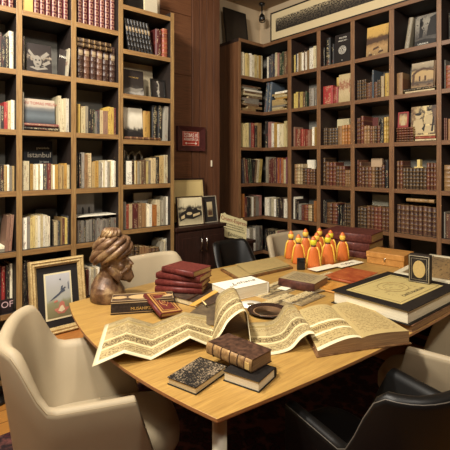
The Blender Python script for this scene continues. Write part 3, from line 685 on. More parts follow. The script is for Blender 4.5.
bay('R', RS[2], D3, SR[2], [(355, 360, 118, 'leather', 'red', 2), (360, 363, 116, 'leather', 'red', 1), (363, 369, 126, 'leather', 'ltan', 2), (369, 379, 126, 'leather', 'leather', 4), (379, 383, 118, 'hard', 'dark', 1), (383, 388.3, 117, 'leather', 'yellow', 2)])
display('R', SR[2], 363.5, 378, 118, plain('maroon_box', hx('5c2620'), .6), 'maroon box behind tan leather books, third column of right bookcase', name='box', cat='box', rec=.19, back=1, cover='4c1e1a')
bay('R', RS[3], D3, SR[3], [(355, 358, 160, 'leather', 'red', 1), (358, 361, 162, 'leather', 'red', 1), (361, 381, 167, 'leather', 'leather', 6), (381, 384, 165, 'leather', 'red', 1), (384, 388.3, 160, 'hard', 'dark', 1)])
display('R', SR[3], 371, 382, 158.5, art('pink_stack', [(0, 'b09070'), (1, 'c0a484')]), 'pinkish album standing behind leather volumes, fourth shelf', name='album', cat='album', rec=.2, back=1, cover='a88468')
bay('R', RS[4], D3, SR[4], [(354.8, 359, 207, 'leather', 'dark', 1), (359, 366, 207, 'leather', 'dark', 2), (366, 388.5, 207, 'leather', 'red', 6)])
display('R', SR[4], 372, 388, 195, art('old_map', [(0, '8a8878'), (.5, 'a8a490'), (1, '8c8a7c')], ns=8, amt=.3), 'pale grey print behind red leather set, fifth shelf', name='art_print', cat='print', rec=.2, back=2, cover='8a8878')
bay('R', RS[5], D3, SR[5], [(355, 388, 253, 'leather', 'dark', 8)])
bay('R', RS[0], D4, SR[0], [(406, 411, 18, 'hard', 'white', 1, 9)], .03)
display('R', SR[0], 414.5, 436, 14, art('mono_landscape', [(0, '4c4740'), (.3, '3a3530'), (.5, '6c665c'), (.75, '8c8678'), (1, '6a645a')], ns=8, amt=.35, speck=.62, speck_c='2a2622', sscale=8), 'black and white landscape book leaning on top shelf, fourth column', rec=.04, back=5, cover='3c3733', words=[('UZUNCA', .4, .07, .02, ink_white)])
zz = stack('R', RS[1], D4, SR[1], 403, 436, [.02, .022], 'hard', [('cream', 'd8c49a'), ('black', '1c1614')], rec=.02, jitter=.12, d=.2)
bay('R', RS[1], D4, SR[1], [(395, 402.5, 73, 'hard', 'ltan', 1)])
display('R', zz, 411, 433, 62, art('arch_painting', [(0, '8a6c44'), (.2, '3c2c1e'), (.3, 'a88a5c'), (.62, 'b0925e'), (.72, '4a3826'), (.8, '8c7c60'), (1, 'a8987c')], ns=5, amt=.1), 'picture book with sepia arched building standing on flat books', rec=.05, back=5, cover='5a442e')
bay('R', RS[1], D4, zz, [(433, 435.8, 60, 'hard', 'ltan', 1, 3)], .06)
zz = stack('R', RS[2], D4, SR[2], 396.5, 413, [.02, .02, .02, .022, .02, .02], 'leather', 'red', rec=.02, jitter=.04, d=.2)
display('R', zz, 397.5, 408, 112, art('oval_portrait', [(0, '8c3a32'), (.3, 'a88a60'), (.6, 'c0a474'), (1, '5a4030')], ns=4, amt=.3), 'small red framed portrait standing on flat books, fourth column', name='framed_photograph', cat='framed photograph', rec=.05, back=5, frame=(.012, plain('red_frame', hx('8c2f2a'), .5)))
z2 = stack('R', RS[2] + ' right half', D4, SR[2], 415, 436, [.018, .02, .016], 'hard', [('cream', 'd8c49a'), ('red', '8a3a2c'), ('cream', 'd0b888')], rec=.02, jitter=.05, d=.2)
display('R', z2, 410.5, 435.5, 106, art('figure_painting', [(0, '5c4028'), (.3, 'b8a070'), (.42, '2a1e18'), (.55, 'c8b07c'), (.7, 'd8c48c'), (.8, '3a2a20'), (1, '6c4c30')], axis=0, ns=5, amt=.5), 'picture book showing seated pale figures above flat books', rec=.06, back=4, cover='6a3428')
bay('R', RS[3], D4, SR[3], [(394.7, 402, 161, 'leather', 'leather', 2), (402, 426, 168, 'leather', 'dark', 7), (426, 436, 163, 'leather', 'red', 3)])
sc = MB().box((-.02, -.035, 0), (.02, .035, .012)); sc.box((-.02, -.012, .012), (.02, .012, .07)); y, z1 = onX(418, 168, 3.4)
tag(sc.obj('paper_holder', plain('yellow_card', hx('d8bf78'), .6), loc=(3.43, y, SR[3] + .172)), 'folded yellow card lying over dark volumes, fourth shelf', 'card')
bay('R', RS[4], D4, SR[4], [(394.7, 436, 206, 'leather', 'row', 9)])
stack('R', 'fifth shelf', D4, SR[4] + .262, 406, 434, [.028], 'leather', [('tan', '9a7a50')], rec=.03, jitter=.02, d=.14)
bay('R', RS[5], D4, SR[5], [(395, 436, 262, 'leather', 'dark', 8)])
bay('R', RS[0], D5, SR[0], [(442, 475, 10, 'hard', 'dark', 4)], .1)
bay('R', RS[1], D5, SR[1], [(441.8, 445, 60, 'hard', 'grey', 1), (445, 475, 63, 'leather', 'ltan', 5)])
bay('R', RS[2], D5, SR[2], [(441.8, 447, 118, 'gilt', 'red', 2), (447, 475, 118, 'gilt', 'ltan', 5)])
bay('R', RS[3], D5, SR[3], [(443, 475, 165, 'leather', 'ltan', 4)])
bay('R', RS[4], D5, SR[4], [(441.8, 445, 212, 'hard', 'grey', 1), (445, 475, 215, 'hard', 'brown', 5)])

ink_k = plain('black_print', hx('17120f'), .6, 0, .05); ink_c = plain('cream_print', hx('b8a47c'), .6, 0, .1); ink_g = plain('grey_print', hx('7c7468'), .6, 0, .1); ink_b = plain('brown_print', hx('4c3422'), .6, 0, .1)
shapes('dark picture book with pale sketched', [oval(.42, .42, .17, .2), [(.3, .6), (.1, .8), (.05, .72), (.25, .5)], [(.55, .6), (.8, .78), (.92, .7), (.6, .5)], [(.1, .2), (.4, .12), (.85, .2), (.7, .28), (.3, .25)], [(.6, .35), (.9, .5), (.95, .4), (.7, .28)]], ink_g)
shapes('dark picture book with pale sketched', [oval(.36, .46, .035, .03), oval(.5, .46, .035, .03), oval(.43, .33, .06, .02), [(.15, .3), (.3, .2), (.34, .24)], [(.5, .2), (.7, .24), (.5, .28)]], ink_k, y0=-.0014)
shapes('grey photograph of dark', [[(.1, 0), (.15, .35), (.25, .45), (.3, .6), (.38, .6), (.42, .45), (.5, .35), (.55, 0)], oval(.34, .62, .07, .09), [(.5, 0), (.58, .4), (.68, .55), (.8, .5), (.9, .3), (.95, 0)], oval(.7, .62, .07, .09)], ink_k)
shapes('dark picture book with pale shoreline', [[(.02, .1), (.3, .2), (.6, .16), (.95, .3), (.95, .36), (.6, .3), (.3, .34), (.02, .22)]], ink_g)
shapes('picture book with marbled', [[(.0, 0), (1, 0), (1, .12), (.6, .2), (.3, .14), (0, .25)]], ink_k)
shapes('picture book with golden harbour', [[(0, .52), (.15, .56), (.3, .53), (.5, .6), (.7, .58), (.9, .63), (1, .6), (1, .5), (.6, .48), (.2, .44), (0, .42)], [(.3, .2), (.6, .26), (.56, .32), (.34, .28)], [(.1, .02), (.3, .05), (.28, .12), (.12, .1)], [(.55, .08), (.8, .12), (.78, .18), (.6, .16)]], ink_b)
shapes('picture book with golden harbour', [[(.12, .13), (.2, .13), (.18, .2)], [(.6, .18), (.72, .18), (.66, .26)], [(.35, .05), (.42, .05), (.4, .1)]], ink_c)
shapes('picture book with sepia arched', [[(0, .5), (.1, .62), (.3, .72), (.55, .78), (.8, .72), (1, .66), (1, .6), (.8, .65), (.55, .7), (.3, .64), (.16, .54), (.14, .1), (.04, .1), (.04, .5)], [(.35, .45), (.42, .45), (.42, .25), (.35, .25)], [(.6, .45), (.68, .45), (.68, .25), (.6, .25)], [(.2, .1), (.3, .18), (.4, .08)], [(.7, .05), (.8, .15), (.95, .06)]], ink_b)
shapes('black and white landscape', [[(.05, .25), (.2, .3), (.22, .9), (.35, .9), (.3, .6), (.4, .5), (.35, .28)], oval(.3, .72, .09, .1), [(.55, .3), (.6, .6), (.75, .9), (1, .95), (1, .3)], [(0, .0), (1, .0), (1, .16), (.5, .22), (0, .18)]], ink_k)
shapes('small red framed portrait', [[(.2, .05), (.28, .36), (.42, .44), (.32, .56), (.32, .72), (.42, .82), (.58, .82), (.68, .72), (.68, .56), (.58, .44), (.72, .36), (.8, .05)]], ink_c)
shapes('picture book showing seated', [oval(.3, .66, .12, .12), [(.05, .05), (.12, .5), (.45, .55), (.52, .3), (.5, .05)], oval(.72, .78, .1, .1), [(.55, .35), (.6, .68), (.85, .68), (.92, .35)], [(.55, .05), (.6, .3), (.95, .3), (.95, .05)]], ink_c)
shapes('picture book showing seated', [oval(.3, .72, .13, .05), [(.45, .2), (.6, .4), (.55, .1)], oval(.72, .85, .1, .04), [(.82, .1), (.88, .6), (.93, .6), (.9, .1)]], ink_k, y0=-.0014)

# ------------------------------------------------------------------ things on the walls and bookcase tops
t = thing('panorama_picture', 'long framed black and white panorama standing on top of right bookcase', 'picture', (3.36, 3.155, TOP), -math.pi / 2, rot=(0, 0, -math.pi / 2))
W_, H_ = 2.3, .315; f = MB()
f.box((0, .0, 0), (W_, .03, .014)); f.box((0, 0, H_ - .014), (W_, .03, H_)); f.box((0, 0, .014), (.012, .03, H_ - .014)); f.box((W_ - .012, 0, .014), (W_, .03, H_ - .014))
f.obj('frame', M['black'], t)
MB().box((.012, .006, .014), (W_ - .012, .02, H_ - .014)).obj('mat_board', plain('cream_mat_board', hx('cdbb93'), .8, 0, .03), t)
MB().box((.075, .003, .095), (W_ - .1, .007, .235)).obj('print', art('city_panorama', [(0, '3a332a'), (.5, '5c5344'), (.75, '8c8068'), (.85, 'a8997a'), (1, 'b0a080')], ns=2.5, amt=.28, speck=.5, speck_c='1a1512', sscale=12), t)
_pm = bpy.data.materials['city_panorama'].node_tree
for n in _pm.nodes:
    if n.type == 'MAPPING': n.inputs['Scale'].default_value = (9, 1, 1)

t = thing('framed_painting', 'nearly black framed picture leaning on top of corner bookcase', 'picture frame', (3.0, 3.5, TOP), 0)
t.location = (3.155, 3.45, TOP)
e = (-R(8), 0, 0)
f = MB(); w_, h_ = .335, .40
f.box((-w_ / 2, 0, 0), (w_ / 2, .02, .012)); f.box((-w_ / 2, 0, h_ - .012), (w_ / 2, .02, h_)); f.box((-w_ / 2, 0, .012), (-w_ / 2 + .012, .02, h_ - .012)); f.box((w_ / 2 - .012, 0, .012), (w_ / 2, .02, h_ - .012))
f.obj('frame', M['black'], t, rot=e); MB().box((-w_ / 2 + .012, .006, .012), (w_ / 2 - .012, .014, h_ - .012)).obj('picture', art('dark_painting', [(0, '241c16'), (.5, '2c241c'), (1, '1e1813')], ns=6, amt=.3), t, rot=e)

t = thing('ceiling_spotlight', 'small black spotlight hanging in the far corner of ceiling', 'spotlight', (3.50, 3.42, CEIL))
MB().lathe([(0, 0), (.035, 0), (.035, -.025), (0, -.025)][::-1], 16).obj('mount', M['black'], t)
MB().tube([(0, 0, -.02), (0, 0, -.16)], .009, 8).obj('stem', M['black'], t)
MB().tube([(.0, 0, -.13), (-.01, -.012, -.16), (-.03, -.035, -.215)], [.02, .034, .038], 12).obj('lamp_head', M['black'], t)
MB().tube([(-.031, -.036, -.216), (-.032, -.037, -.22)], .028, 12).obj('lens', M['chrome'], t)

# red plate in dark frame on the wood wall
xL, zt = onY(176.5, 120, 3.15); xR, zb = onY(204, 150, 3.15); w_, h_ = xR - xL, .225
t = thing('framed_plate', 'dark framed red plate with pale lettering hanging on the wood wall', 'sign', ((xL + xR) / 2, 3.156, 1.575))
f = MB()
o_, i_ = (w_ / 2, h_ / 2), (w_ / 2 - .06, h_ / 2 - .045)
for s in ((-1, -1, 1, -1), (1, -1, 1, 1), (1, 1, -1, 1), (-1, 1, -1, -1)):
    a = [(s[0] * o_[0], -.0, h_ / 2 + s[1] * o_[1]), (s[2] * o_[0], 0, h_ / 2 + s[3] * o_[1]), (s[2] * i_[0], -.0, h_ / 2 + s[3] * i_[1]), (s[0] * i_[0], 0, h_ / 2 + s[1] * i_[1])]
    b = [(a[0][0], -.028, a[0][2]), (a[1][0], -.028, a[1][2]), (a[2][0], -.012, a[2][2]), (a[3][0], -.012, a[3][2])]
    f.add(a + b, [(0, 3, 2, 1), (4, 5, 6, 7), (0, 1, 5, 4), (1, 2, 6, 5), (2, 3, 7, 6), (3, 0, 4, 7)])
f.obj('frame', wood('dark_red_frame', hx('35181a'), hx('4c2420'), (4, 4, 4), .3), t)
MB().box((-i_[0], -.012, .045), (i_[0], -.002, h_ - .045)).obj('plate', plain('red_enamel', hx('a8382a'), .35), t, .004)
bx = MB()
ia, ib = i_[0] - .005, i_[1] - .004
c = h_ / 2
bx.tube([(-ia, -.0125, c - ib), (ia, -.0125, c - ib), (ia, -.0125, c + ib), (-ia, -.0125, c + ib)], .0022, 4, closed=True); bx.obj('border_line', plain('pale_red', hx('d8a890'), .4), t)
text('İŞİBAŞ Bİ', .05, ink_white, t, (0, -.0135, c + .030), (R(90), 0, 0), sx=.72, ext=.001)
text('AVENTİN ŞA', .034, ink_white, t, (0, -.0135, c - .008), (R(90), 0, 0), sx=.82, ext=.001)
ar = MB().box((-.05, -.0145, c - .044), (.05, -.012, c - .040))
ar.add([(-.07, -.0145, c - .042), (-.05, -.0145, c - .054), (-.05, -.0145, c - .030), (-.07, -.012, c - .042), (-.05, -.012, c - .054), (-.05, -.012, c - .030)], [(0, 1, 2), (5, 4, 3), (0, 2, 5, 3), (1, 0, 3, 4), (2, 1, 4, 5)])
ar.add([(.07, -.0145, c - .042), (.05, -.0145, c - .030), (.05, -.0145, c - .054), (.07, -.012, c - .042), (.05, -.012, c - .030), (.05, -.012, c - .054)], [(0, 1, 2), (5, 4, 3), (0, 2, 5, 3), (1, 0, 3, 4), (2, 1, 4, 5)])
ar.obj('arrow', ink_white, t)
x, z = onY(211.3, 163.5, 3.15)
tag(MB().box((x - .006, 3.140, z - .03), (x + .006, 3.1525, z + .03)).obj('light_switch', plain('ivory_plastic', hx('d8cdb2'), .4), bevel=.002), 'narrow ivory switch on the wood wall post', 'switch')

# low dark cabinet with framed pictures on it
CT = .93
t = thing('cabinet', 'low dark wooden cabinet under the framed photographs', 'cabinet', (2.2, 2.99, 0))
MB().box((-.27, -.13, .06), (.24, .155, CT - .03)).obj('body', M['dark_wood'], t, .003)
MB().box((-.285, -.15, CT - .03), (.255, .16, CT)).obj('top_board', M['dark_wood'], t, .004)
MB().box((-.25, -.1, 0), (.22, .14, .06)).obj('plinth', M['black'], t)
for i, (a, b) in enumerate(((-.262, -.016), (-.011, .232))):
    dm = MB(); dm.box((a, -.15, .08), (b, -.13, CT - .045)); dm.box((a + .04, -.156, .12), (b - .04, -.15, CT - .09))
    d_ = dm.obj('door', M['dark_wood'], t, .003)
    hx_ = b - .025 if i == 0 else a + .025
    MB().tube([(hx_, -.158, .72), (hx_, -.176, .725), (hx_, -.176, .82), (hx_, -.158, .825)], .008, 8).obj('handle', M['chrome'], d_)
def framed(name, label, loc, w_, h_, f_, fm, mat_m, inset, pic, tilt=8, rz=0, cat='picture frame'):
    t = thing(name, label, cat, loc, rz); e = (-R(tilt), 0, 0); f = MB()
    f.box((-w_ / 2, 0, 0), (w_ / 2, .018, f_)); f.box((-w_ / 2, 0, h_ - f_), (w_ / 2, .018, h_)); f.box((-w_ / 2, 0, f_), (-w_ / 2 + f_, .018, h_ - f_)); f.box((w_ / 2 - f_, 0, f_), (w_ / 2, .018, h_ - f_))
    f.obj('frame', fm, t, .002, rot=e)
    MB().box((-w_ / 2 + f_, .007, f_), (w_ / 2 - f_, .014, h_ - f_)).obj('mat_board', mat_m, t, rot=e)
    k = inset
    MB().box((-w_ / 2 + f_ + k, .0055, f_ + k), (w_ / 2 - f_ - k, .0075, h_ - f_ - k)).obj('picture', pic, t, rot=e)
    return t
cm_ = plain('ivory_mat_board', hx('ddcfa6'), .8, 0, .03)
framed('framed_photograph', 'dark framed cream certificate behind two smaller photographs on cabinet', (2.21, 3.055, CT), .38, .40, .016, M['dark_wood'], plain('tan_mat', hx('c4ad74'), .8, 0, .04), .02, art('certificate', [(0, 'b89f64'), (.4, 'b89f64'), (.45, 'cdb67c'), (1, 'd2bc82')], ns=10, amt=.02), 6)
ship = art('ship_photo', [(0, 'b8ab88'), (.2, '8c8268'), (.32, '2c2822'), (.42, '4c463a'), (.52, 'a89c7c'), (.62, '37312a'), (.7, 'c8bc98'), (1, 'd4c8a4')], ns=5, amt=.14)
framed('framed_photograph', 'photograph of buildings in thin dark frame at left on cabinet', (2.115, 2.90, CT), .265, .25, .008, M['dark_wood'], cm_, .006, ship, 8, R(-4))
framed('framed_photograph', 'small photograph with wide black mount at right on cabinet', (2.355, 2.93, CT), .17, .24, .009, plain('silver_frame', hx('b8b09a'), .3, .5), plain('black_mat', hx('221c18'), .8), .045, art('boat_photo', [(0, 'a08c68'), (.4, '6c5c44'), (.55, 'b8a680'), (1, 'c8b890')], ns=6, amt=.3), 8, R(3))

shapes('photograph of buildings', [[(.05, .12), (.3, .22), (.6, .18), (.95, .3), (.95, .5), (.82, .52), (.75, .62), (.6, .55), (.5, .66), (.38, .62), (.3, .52), (.14, .46), (.05, .36)]], ink_k)
shapes('photograph of buildings', [oval(.45, .4, .12, .06), [(.1, .2), (.25, .24), (.25, .38), (.1, .3)], [(.6, .26), (.9, .34), (.9, .42), (.6, .36)]], ink_c, y0=-.0014)
shapes('photograph of buildings', [[(.22, .5), (.24, .5), (.235, .8)], [(.72, .55), (.74, .55), (.73, .82)]], ink_b)
shapes('small photograph with wide', [[(.1, .1), (.2, .4), (.35, .5), (.5, .3), (.7, .55), (.9, .2), (.9, .1)]], ink_b)

# lower side stand carrying the printed sign
t = thing('side_stand', 'low dark wooden stand behind the black chair, under the sign', 'side table', (2.645, 3.0, 0))
MB().box((-.185, -.14, .70), (.2, .14, .73)).obj('top_board', M['dark_wood'], t, .003)
MB().box((-.18, -.12, 0), (.19, .13, .70)).obj('body', M['dark_wood'], t, .003)
t = thing('printed_sign', 'tilted cream sign with red heading Orient-Express on the dark stand', 'sign', (2.615, 2.93, .752))
e = Euler((-R(14), R(17), 0)); q = e.to_matrix(); w_, h_ = .355, .215
ed = [(-w_ / 2 + .01, .01), (-.05, .0), (.0, .012), (w_ / 2 - .03, -.004), (w_ / 2, .015), (w_ / 2 - .004, h_ - .01), (w_ / 2 - .06, h_ - .004), (w_ / 2 - .065, h_ + .008), (w_ / 2 - .08, h_ + .008), (w_ / 2 - .085, h_ - .003), (-w_ / 2 + .07, h_), (-w_ / 2 + .06, h_ + .01), (-w_ / 2 + .045, h_ + .01), (-w_ / 2 + .04, h_), (-w_ / 2 + .01, h_ - .005), (-w_ / 2, h_ / 2)]
mb = MB(); n = len(ed); mb.add([q @ Vector((x, 0, z)) for x, z in ed] + [q @ Vector((x, .006, z)) for x, z in ed], [tuple(range(n)), tuple(range(n, 2 * n))[::-1]] + [(k + n, (k + 1) % n + n, (k + 1) % n, k) for k in range(n)])
mb.obj('board', plain('aged_cream_tin', hx('dccf9c'), .5, 0, .1), t)
tr = (q @ Euler((R(90), 0, 0)).to_matrix()).to_euler()
def sg(s, size, x, z, m, sx=1): text(s, size, m, t, q @ Vector((x, -.0008, z)), tr, sx=sx)
sg('Orient-Express', .056, 0, .172, ink_red, .98)
for i, s in enumerate(('SERVICES RAPIDES DE LUXE ENTRE LES', 'PARIS MUNICH VIENNE BUDAPEST SOFIA', 'CORRESPONDANCES POUR ATHENES ET LES')): sg(s, .0155, 0, .128 - i * .022, ink_dark, .95)
sg('Exhibitions', .046, .03, .036, ink_dark, 1.0)
MB().box((-.12, -.02, 0), (.12, .05, .012)).obj('ledge_foot', M['black'], t, loc=(0, .0, -.022))

# framed miniature leaning against the left bookcase, on a low bench
BH = .36
t = thing('bench', 'low oak bench in front of the left bookcase under the miniature', 'bench', (1.02, 2.71, 0))
MB().box((-.36, -.15, BH - .03), (.36, .14, BH)).obj('seat', wood('bench_oak', hx('9a5f2c'), hx('bb7c3e'), (.5, 6, 4), .4), t, .003)
for a in (-.32, .32):
    for b in (-.12, .11): MB().box((a - .02, b - .02, 0), (a + .02, b + .02, BH - .03)).obj('leg', M['dark_wood'], t)
gold = wood('carved_gilt_wood', hx('9c7c48'), hx('d6bd86'), (3, 3, 3), .4, 40, .6)
mini = art('miniature_ground', [(0, '77704f'), (.22, '857d5a'), (.34, '8c8a68'), (.42, 'aaa99c'), (.7, 'b2b0aa'), (1, 'c0bfc0')], ns=4, amt=.08)
FW, FH = .355, .475
t = thing('framed_miniature', 'gilt framed bird miniature with black mount leaning against left bookcase', 'framed picture', (.962, 2.75, BH), 0)
e = (-R(10), 0, 0); tl = Euler(e).to_matrix()
f = MB(); fw = .045
prof = [(0, .0), (.004, -.02), (.012, -.026), (.02, -.018), (.03, -.022), (.038, -.012), (fw, -.004)]
rings = []
for k, (x, z) in enumerate(((-1, 0), (1, 0), (1, 1), (-1, 1))):
    pass
loops = []
for d_, y_ in [(0, .02)] + prof + [(fw, .02)]:
    loops.append([(-FW / 2 + d_, y_, d_), (FW / 2 - d_, y_, d_), (FW / 2 - d_, y_, FH - d_), (-FW / 2 + d_, y_, FH - d_)])
for a, b in zip(loops[:-1], loops[1:]):
    f.add(a + b, [(k, (k + 1) % 4, 4 + (k + 1) % 4, 4 + k) for k in range(4)])
f.add(loops[-1] + loops[0], [(k, (k + 1) % 4, 4 + (k + 1) % 4, 4 + k) for k in range(4)])
f.obj('frame', gold, t, rot=e)
bd = MB()
for k in range(46):      # carved beads along the frame
    for sx_ in (-1, 1): pass
MB().box((-FW / 2 + fw, .004, fw), (FW / 2 - fw, .012, FH - fw)).obj('mount', plain('black_velvet_mount', hx('191311'), .9), t, rot=e)
MB().box((-FW / 2 + fw + .045, .001, fw + .045), (FW / 2 - fw - .045, .004, FH - fw - .045)).obj('inner_border', cm_, t, rot=e)
px0, px1, pz0, pz1 = -FW / 2 + fw + .055, FW / 2 - fw - .055, fw + .057, FH - fw - .055
pic = MB().box((px0, -.001, pz0), (px1, .001, pz1)).obj('picture', mini, t, rot=e)
def flatpoly(pts, y0=-.0028, y1=-.001, mb=None):
    mb = mb or MB(); n = len(pts); P = lambda p: (px0 + (px1 - px0) * p[0], pz0 + (pz1 - pz0) * p[1])
    mb.add([(P(p)[0], y0, P(p)[1]) for p in pts] + [(P(p)[0], y1, P(p)[1]) for p in pts], [tuple(range(n)), tuple(range(n, 2 * n))[::-1]] + [(k + n, (k + 1) % n + n, (k + 1) % n, k) for k in range(n)])
    return mb
b_ = flatpoly([(.12, .40), (.3, .48), (.5, .55), (.62, .62), (.76, .68), (.82, .66), (.74, .63), (.78, .58), (.62, .55), (.5, .50), (.35, .45)])
flatpoly([(.58, .62), (.66, .63), (.70, .72), (.62, .70)], mb=b_); flatpoly([(.9, .62), (.94, .6), (.93, .8), (.9, .76)], mb=b_); flatpoly([(.55, .86), (.62, .84), (.6, .9)], mb=b_)
b_.obj('bird', plain('blue_black_paint', hx('4a4f5a'), .6), t, rot=e)
b_ = flatpoly([(.3, .17), (.45, .08), (.68, .07), (.86, .16), (.9, .2), (.74, .2), (.7, .33), (.62, .36), (.52, .33), (.47, .21), (.3, .2)])
flatpoly([(.3, .34), (.45, .36), (.43, .4), (.3, .38)], mb=b_)
b_.obj('figure', plain('red_paint', hx('b8705c'), .6), t, rot=e)
flatpoly([(.44, .15), (.58, .11), (.72, .15), (.64, .26), (.56, .25)], -.004, -.003).obj('figure', plain('cream_paint', hx('dccaa4'), .6), t, rot=e)

# ------------------------------------------------------------------ table
TH = .74; TT = .024
def side_arc(a, b, bulge, n=14):
    a, b = Vector(a), Vector(b); d = b - a; nrm = Vector((d.y, -d.x)).normalized()
    return [tuple(a + d * (i / n) + nrm * bulge * 4 * (i / n) * (1 - i / n)) for i in range(n)]
P_ = [(.745, .903), (3.10, .90), (3.08, 2.13), (.794, 2.153)]
poly = side_arc(P_[0], P_[1], .075, 20) + side_arc(P_[1], P_[2], .05) + side_arc(P_[2], P_[3], .075, 20) + side_arc(P_[3], P_[0], .085)
t = thing('table', 'large pale oak meeting table with bowed edges and round cream legs', 'table', (0, 0, 0))
mb = MB(); n = len(poly); cx, cy = 1.85, 1.52
under = [(cx + (x - cx) * .985, cy + (y - cy) * .98) for x, y in poly]
vs = [(x, y, TH) for x, y in poly] + [(x, y, TH - .012) for x, y in poly] + [(x, y, TH - TT) for x, y in under]
mb.add(vs, [tuple(range(n))] + [(n + k, n + (k + 1) % n, (k + 1) % n, k) for k in range(n)] + [(2 * n + k, 2 * n + (k + 1) % n, n + (k + 1) % n, n + k) for k in range(n)] + [tuple(range(2 * n, 3 * n))[::-1]])
for k in range(1, 2 * n + 2): mb.m[k] = 1
mb.obj('tabletop', [M['table'], M['table_edge']], t, .0015)
for x, y in ((.815, .975), (3.01, .96), (2.99, 2.06), (.86, 2.07)):
    MB().lathe([(0, 0), (.024, 0), (.024, .01), (.0225, .012), (.0225, TH - TT), (0, TH - TT)], 20).obj('leg', M['cream_metal'], t, loc=(x, y, .0125 if y < 2.4 else 0)).scale.z = (TH - .0125) / TH * .999
fr_ = MB()
for a, b in (((.84, .99, .696), (2.99, .98, .696)), ((.87, 2.05, .696), (2.98, 2.04, .696)), ((.84, 1.0, .696), (.87, 2.04, .696)), ((2.99, 1.0, .696), (2.98, 2.03, .696))):
    fr_.tube([a, b], .014, 8)
fr_.obj('under_frame', M['black'], t)

# ------------------------------------------------------------------ chairs
def leather(name, c, rough=.5, spec=.4):
    m, nt, b = newmat(name); v = coords(nt)
    nt.links.new(mixc(nt, noise(nt, v, 5, 3), tuple(x * .88 for x in c), tuple(x * 1.08 for x in c)), b.inputs['Base Color'])
    b.inputs['Roughness'].default_value = rough; b.inputs['Specular IOR Level'].default_value = spec
    bump(nt, b, noise(nt, v, 300, 2), .12, .001); return m
M['beige'] = leather('beige_leather', hx('a8987c'), .6)
M['beige_seam'] = leather('beige_seam', hx('9c8a6a'), .6)
M['blackl'] = leather('black_leather', hx('0a0908'), .45, .35); M['blacks'] = leather('black_seam_highlight', hx('5a544c'), .4)  # black chair seam coloured pale to paint the highlight along the rim
def sst(x): x = max(0, min(1, x)); return x * x * (3 - 2 * x)
def make_chair(label, mat, seam, loc, rz, arm=.665, back=.852, HW=.30, YB=.0, D=.25, pw=.67):
    t = thing('tub_chair', label, 'chair', loc, rz, None)
    FRT = .20
    def path(s):        # s -1..1, s=0 the middle of the back; plan position, unscaled, and turning direction
        a = abs(s); sg = 1 if s > 0 else -1
        if a > .6:
            k = (a - .6) / .4; return (sg * HW, YB + k * (FRT - YB))
        th = a / .6 * math.pi / 2; p = pw
        return (sg * HW * math.sin(th) ** p, YB - D * max(0, math.cos(th)) ** p)
    N = 44; ss = [-1 + 2 * i / N for i in range(N + 1)]
    # even out spacing by arc length
    fine = [path(-1 + 2 * i / 800) for i in range(801)]; L = [0]
    for i in range(800): L.append(L[-1] + math.dist(fine[i], fine[i + 1]))
    pts = []
    j = 0
    for i in range(N + 1):
        tgt = L[-1] * i / N
        while j < 799 and L[j + 1] < tgt: j += 1
        f_ = (tgt - L[j]) / max(1e-9, L[j + 1] - L[j]); pts.append(tuple(fine[j][k] + (fine[j + 1][k] - fine[j][k]) * f_ for k in (0, 1)))
    TK = .048; rings = []; top = []
    for i, (x, y) in enumerate(pts):
        a_, b_ = pts[max(0, i - 1)], pts[min(N, i + 1)]; d = Vector((b_[0] - a_[0], b_[1] - a_[1])).normalized(); nin = Vector((d.y, -d.x)) * -1
        if nin.dot(Vector((-x, -y + .0))) < 0: nin = -nin
        hgt = arm + (back - arm) * sst((-.052 - y) / .149)
        # outer profile from bottom to rim, rounded rim, inner to the seat
        fwd = .11 * max(0, (y + .03) / (FRT + .03)) 
        def pos(off, z):
            k = (hgt - z) / (hgt - .30); sc_ = 1 - .30 * k
            off = off * (1 + 1.1 * max(0, k)) if off > .02 else off
            px_, py_ = (x + nin.x * off) * sc_, (y + nin.y * off) * (sc_ if y < 0 else 1) + fwd * k
            return (px_, py_, z)
        ring = [pos(.02, .30), pos(0, .33), pos(0, .33 + (hgt - .33) * .33), pos(0, .33 + (hgt - .33) * .66), pos(0, hgt - .025)]
        for q_ in range(1, 6):
            an = math.pi * q_ / 6; ring.append(pos(TK / 2 - TK / 2 * math.cos(an), hgt - .025 + .025 * math.sin(an)))
        ring += [pos(TK, hgt - .025), pos(TK, (hgt + .40) / 2), pos(TK, .40), pos(TK + .01, .32)]
        rings.append(ring); top.append(pos(TK * .12, hgt - .012))
    MB().loft(rings).obj('shell', mat, t, .012, seg=3)
    MB().tube(top, .0022, 6).obj('piping', seam, t)
    # seat: rounded slab, wider at the front
    st = []
    for z, g in ((.335, .03), (.345, .01), (.37, 0), (.42, 0), (.445, .012), (.455, .035), (.458, .08)):
        ring = []
        for k in range(32):
            an = 2 * math.pi * k / 32; c_, s_ = math.cos(an), math.sin(an); p = .55
            cx_ = math.copysign(abs(c_) ** p, c_) * (HW - .125 - g); cy_ = math.copysign(abs(s_) ** p, s_) * (.285 - g)
            ring.append((cx_, .115 + cy_, z))
        st.append(ring)
    MB().loft(st).obj('seat', mat, t)
    MB().box((-.11, -.06, .315), (.11, .2, .337)).obj('seat_bracket', M['black'], t)
    for a, b in ((-1, 1), (1, 1), (-1, -1), (1, -1)):
        MB().tube([(a * .09, .07 + b * .1, .325), (a * .20, .07 + b * .22, .16), (a * .235, .07 + b * .25, .004)], .009, 8).obj('leg', M['chrome'], t)
    return t
RUG = .0125
make_chair('large beige leather tub chair at the near left end of table', M['beige'], M['beige_seam'], (.602, 1.59, RUG), R(-112.1))
make_chair('black leather tub chair in the near right foreground', M['blackl'], M['blacks'], (1.283, .68, RUG), R(-13.2), arm=.643, HW=.271, YB=-.026, D=.265, pw=.62)
make_chair('beige leather tub chair at right, partly behind the black foreground chair', M['beige'], M['beige_seam'], (2.06, .70, RUG), R(10))
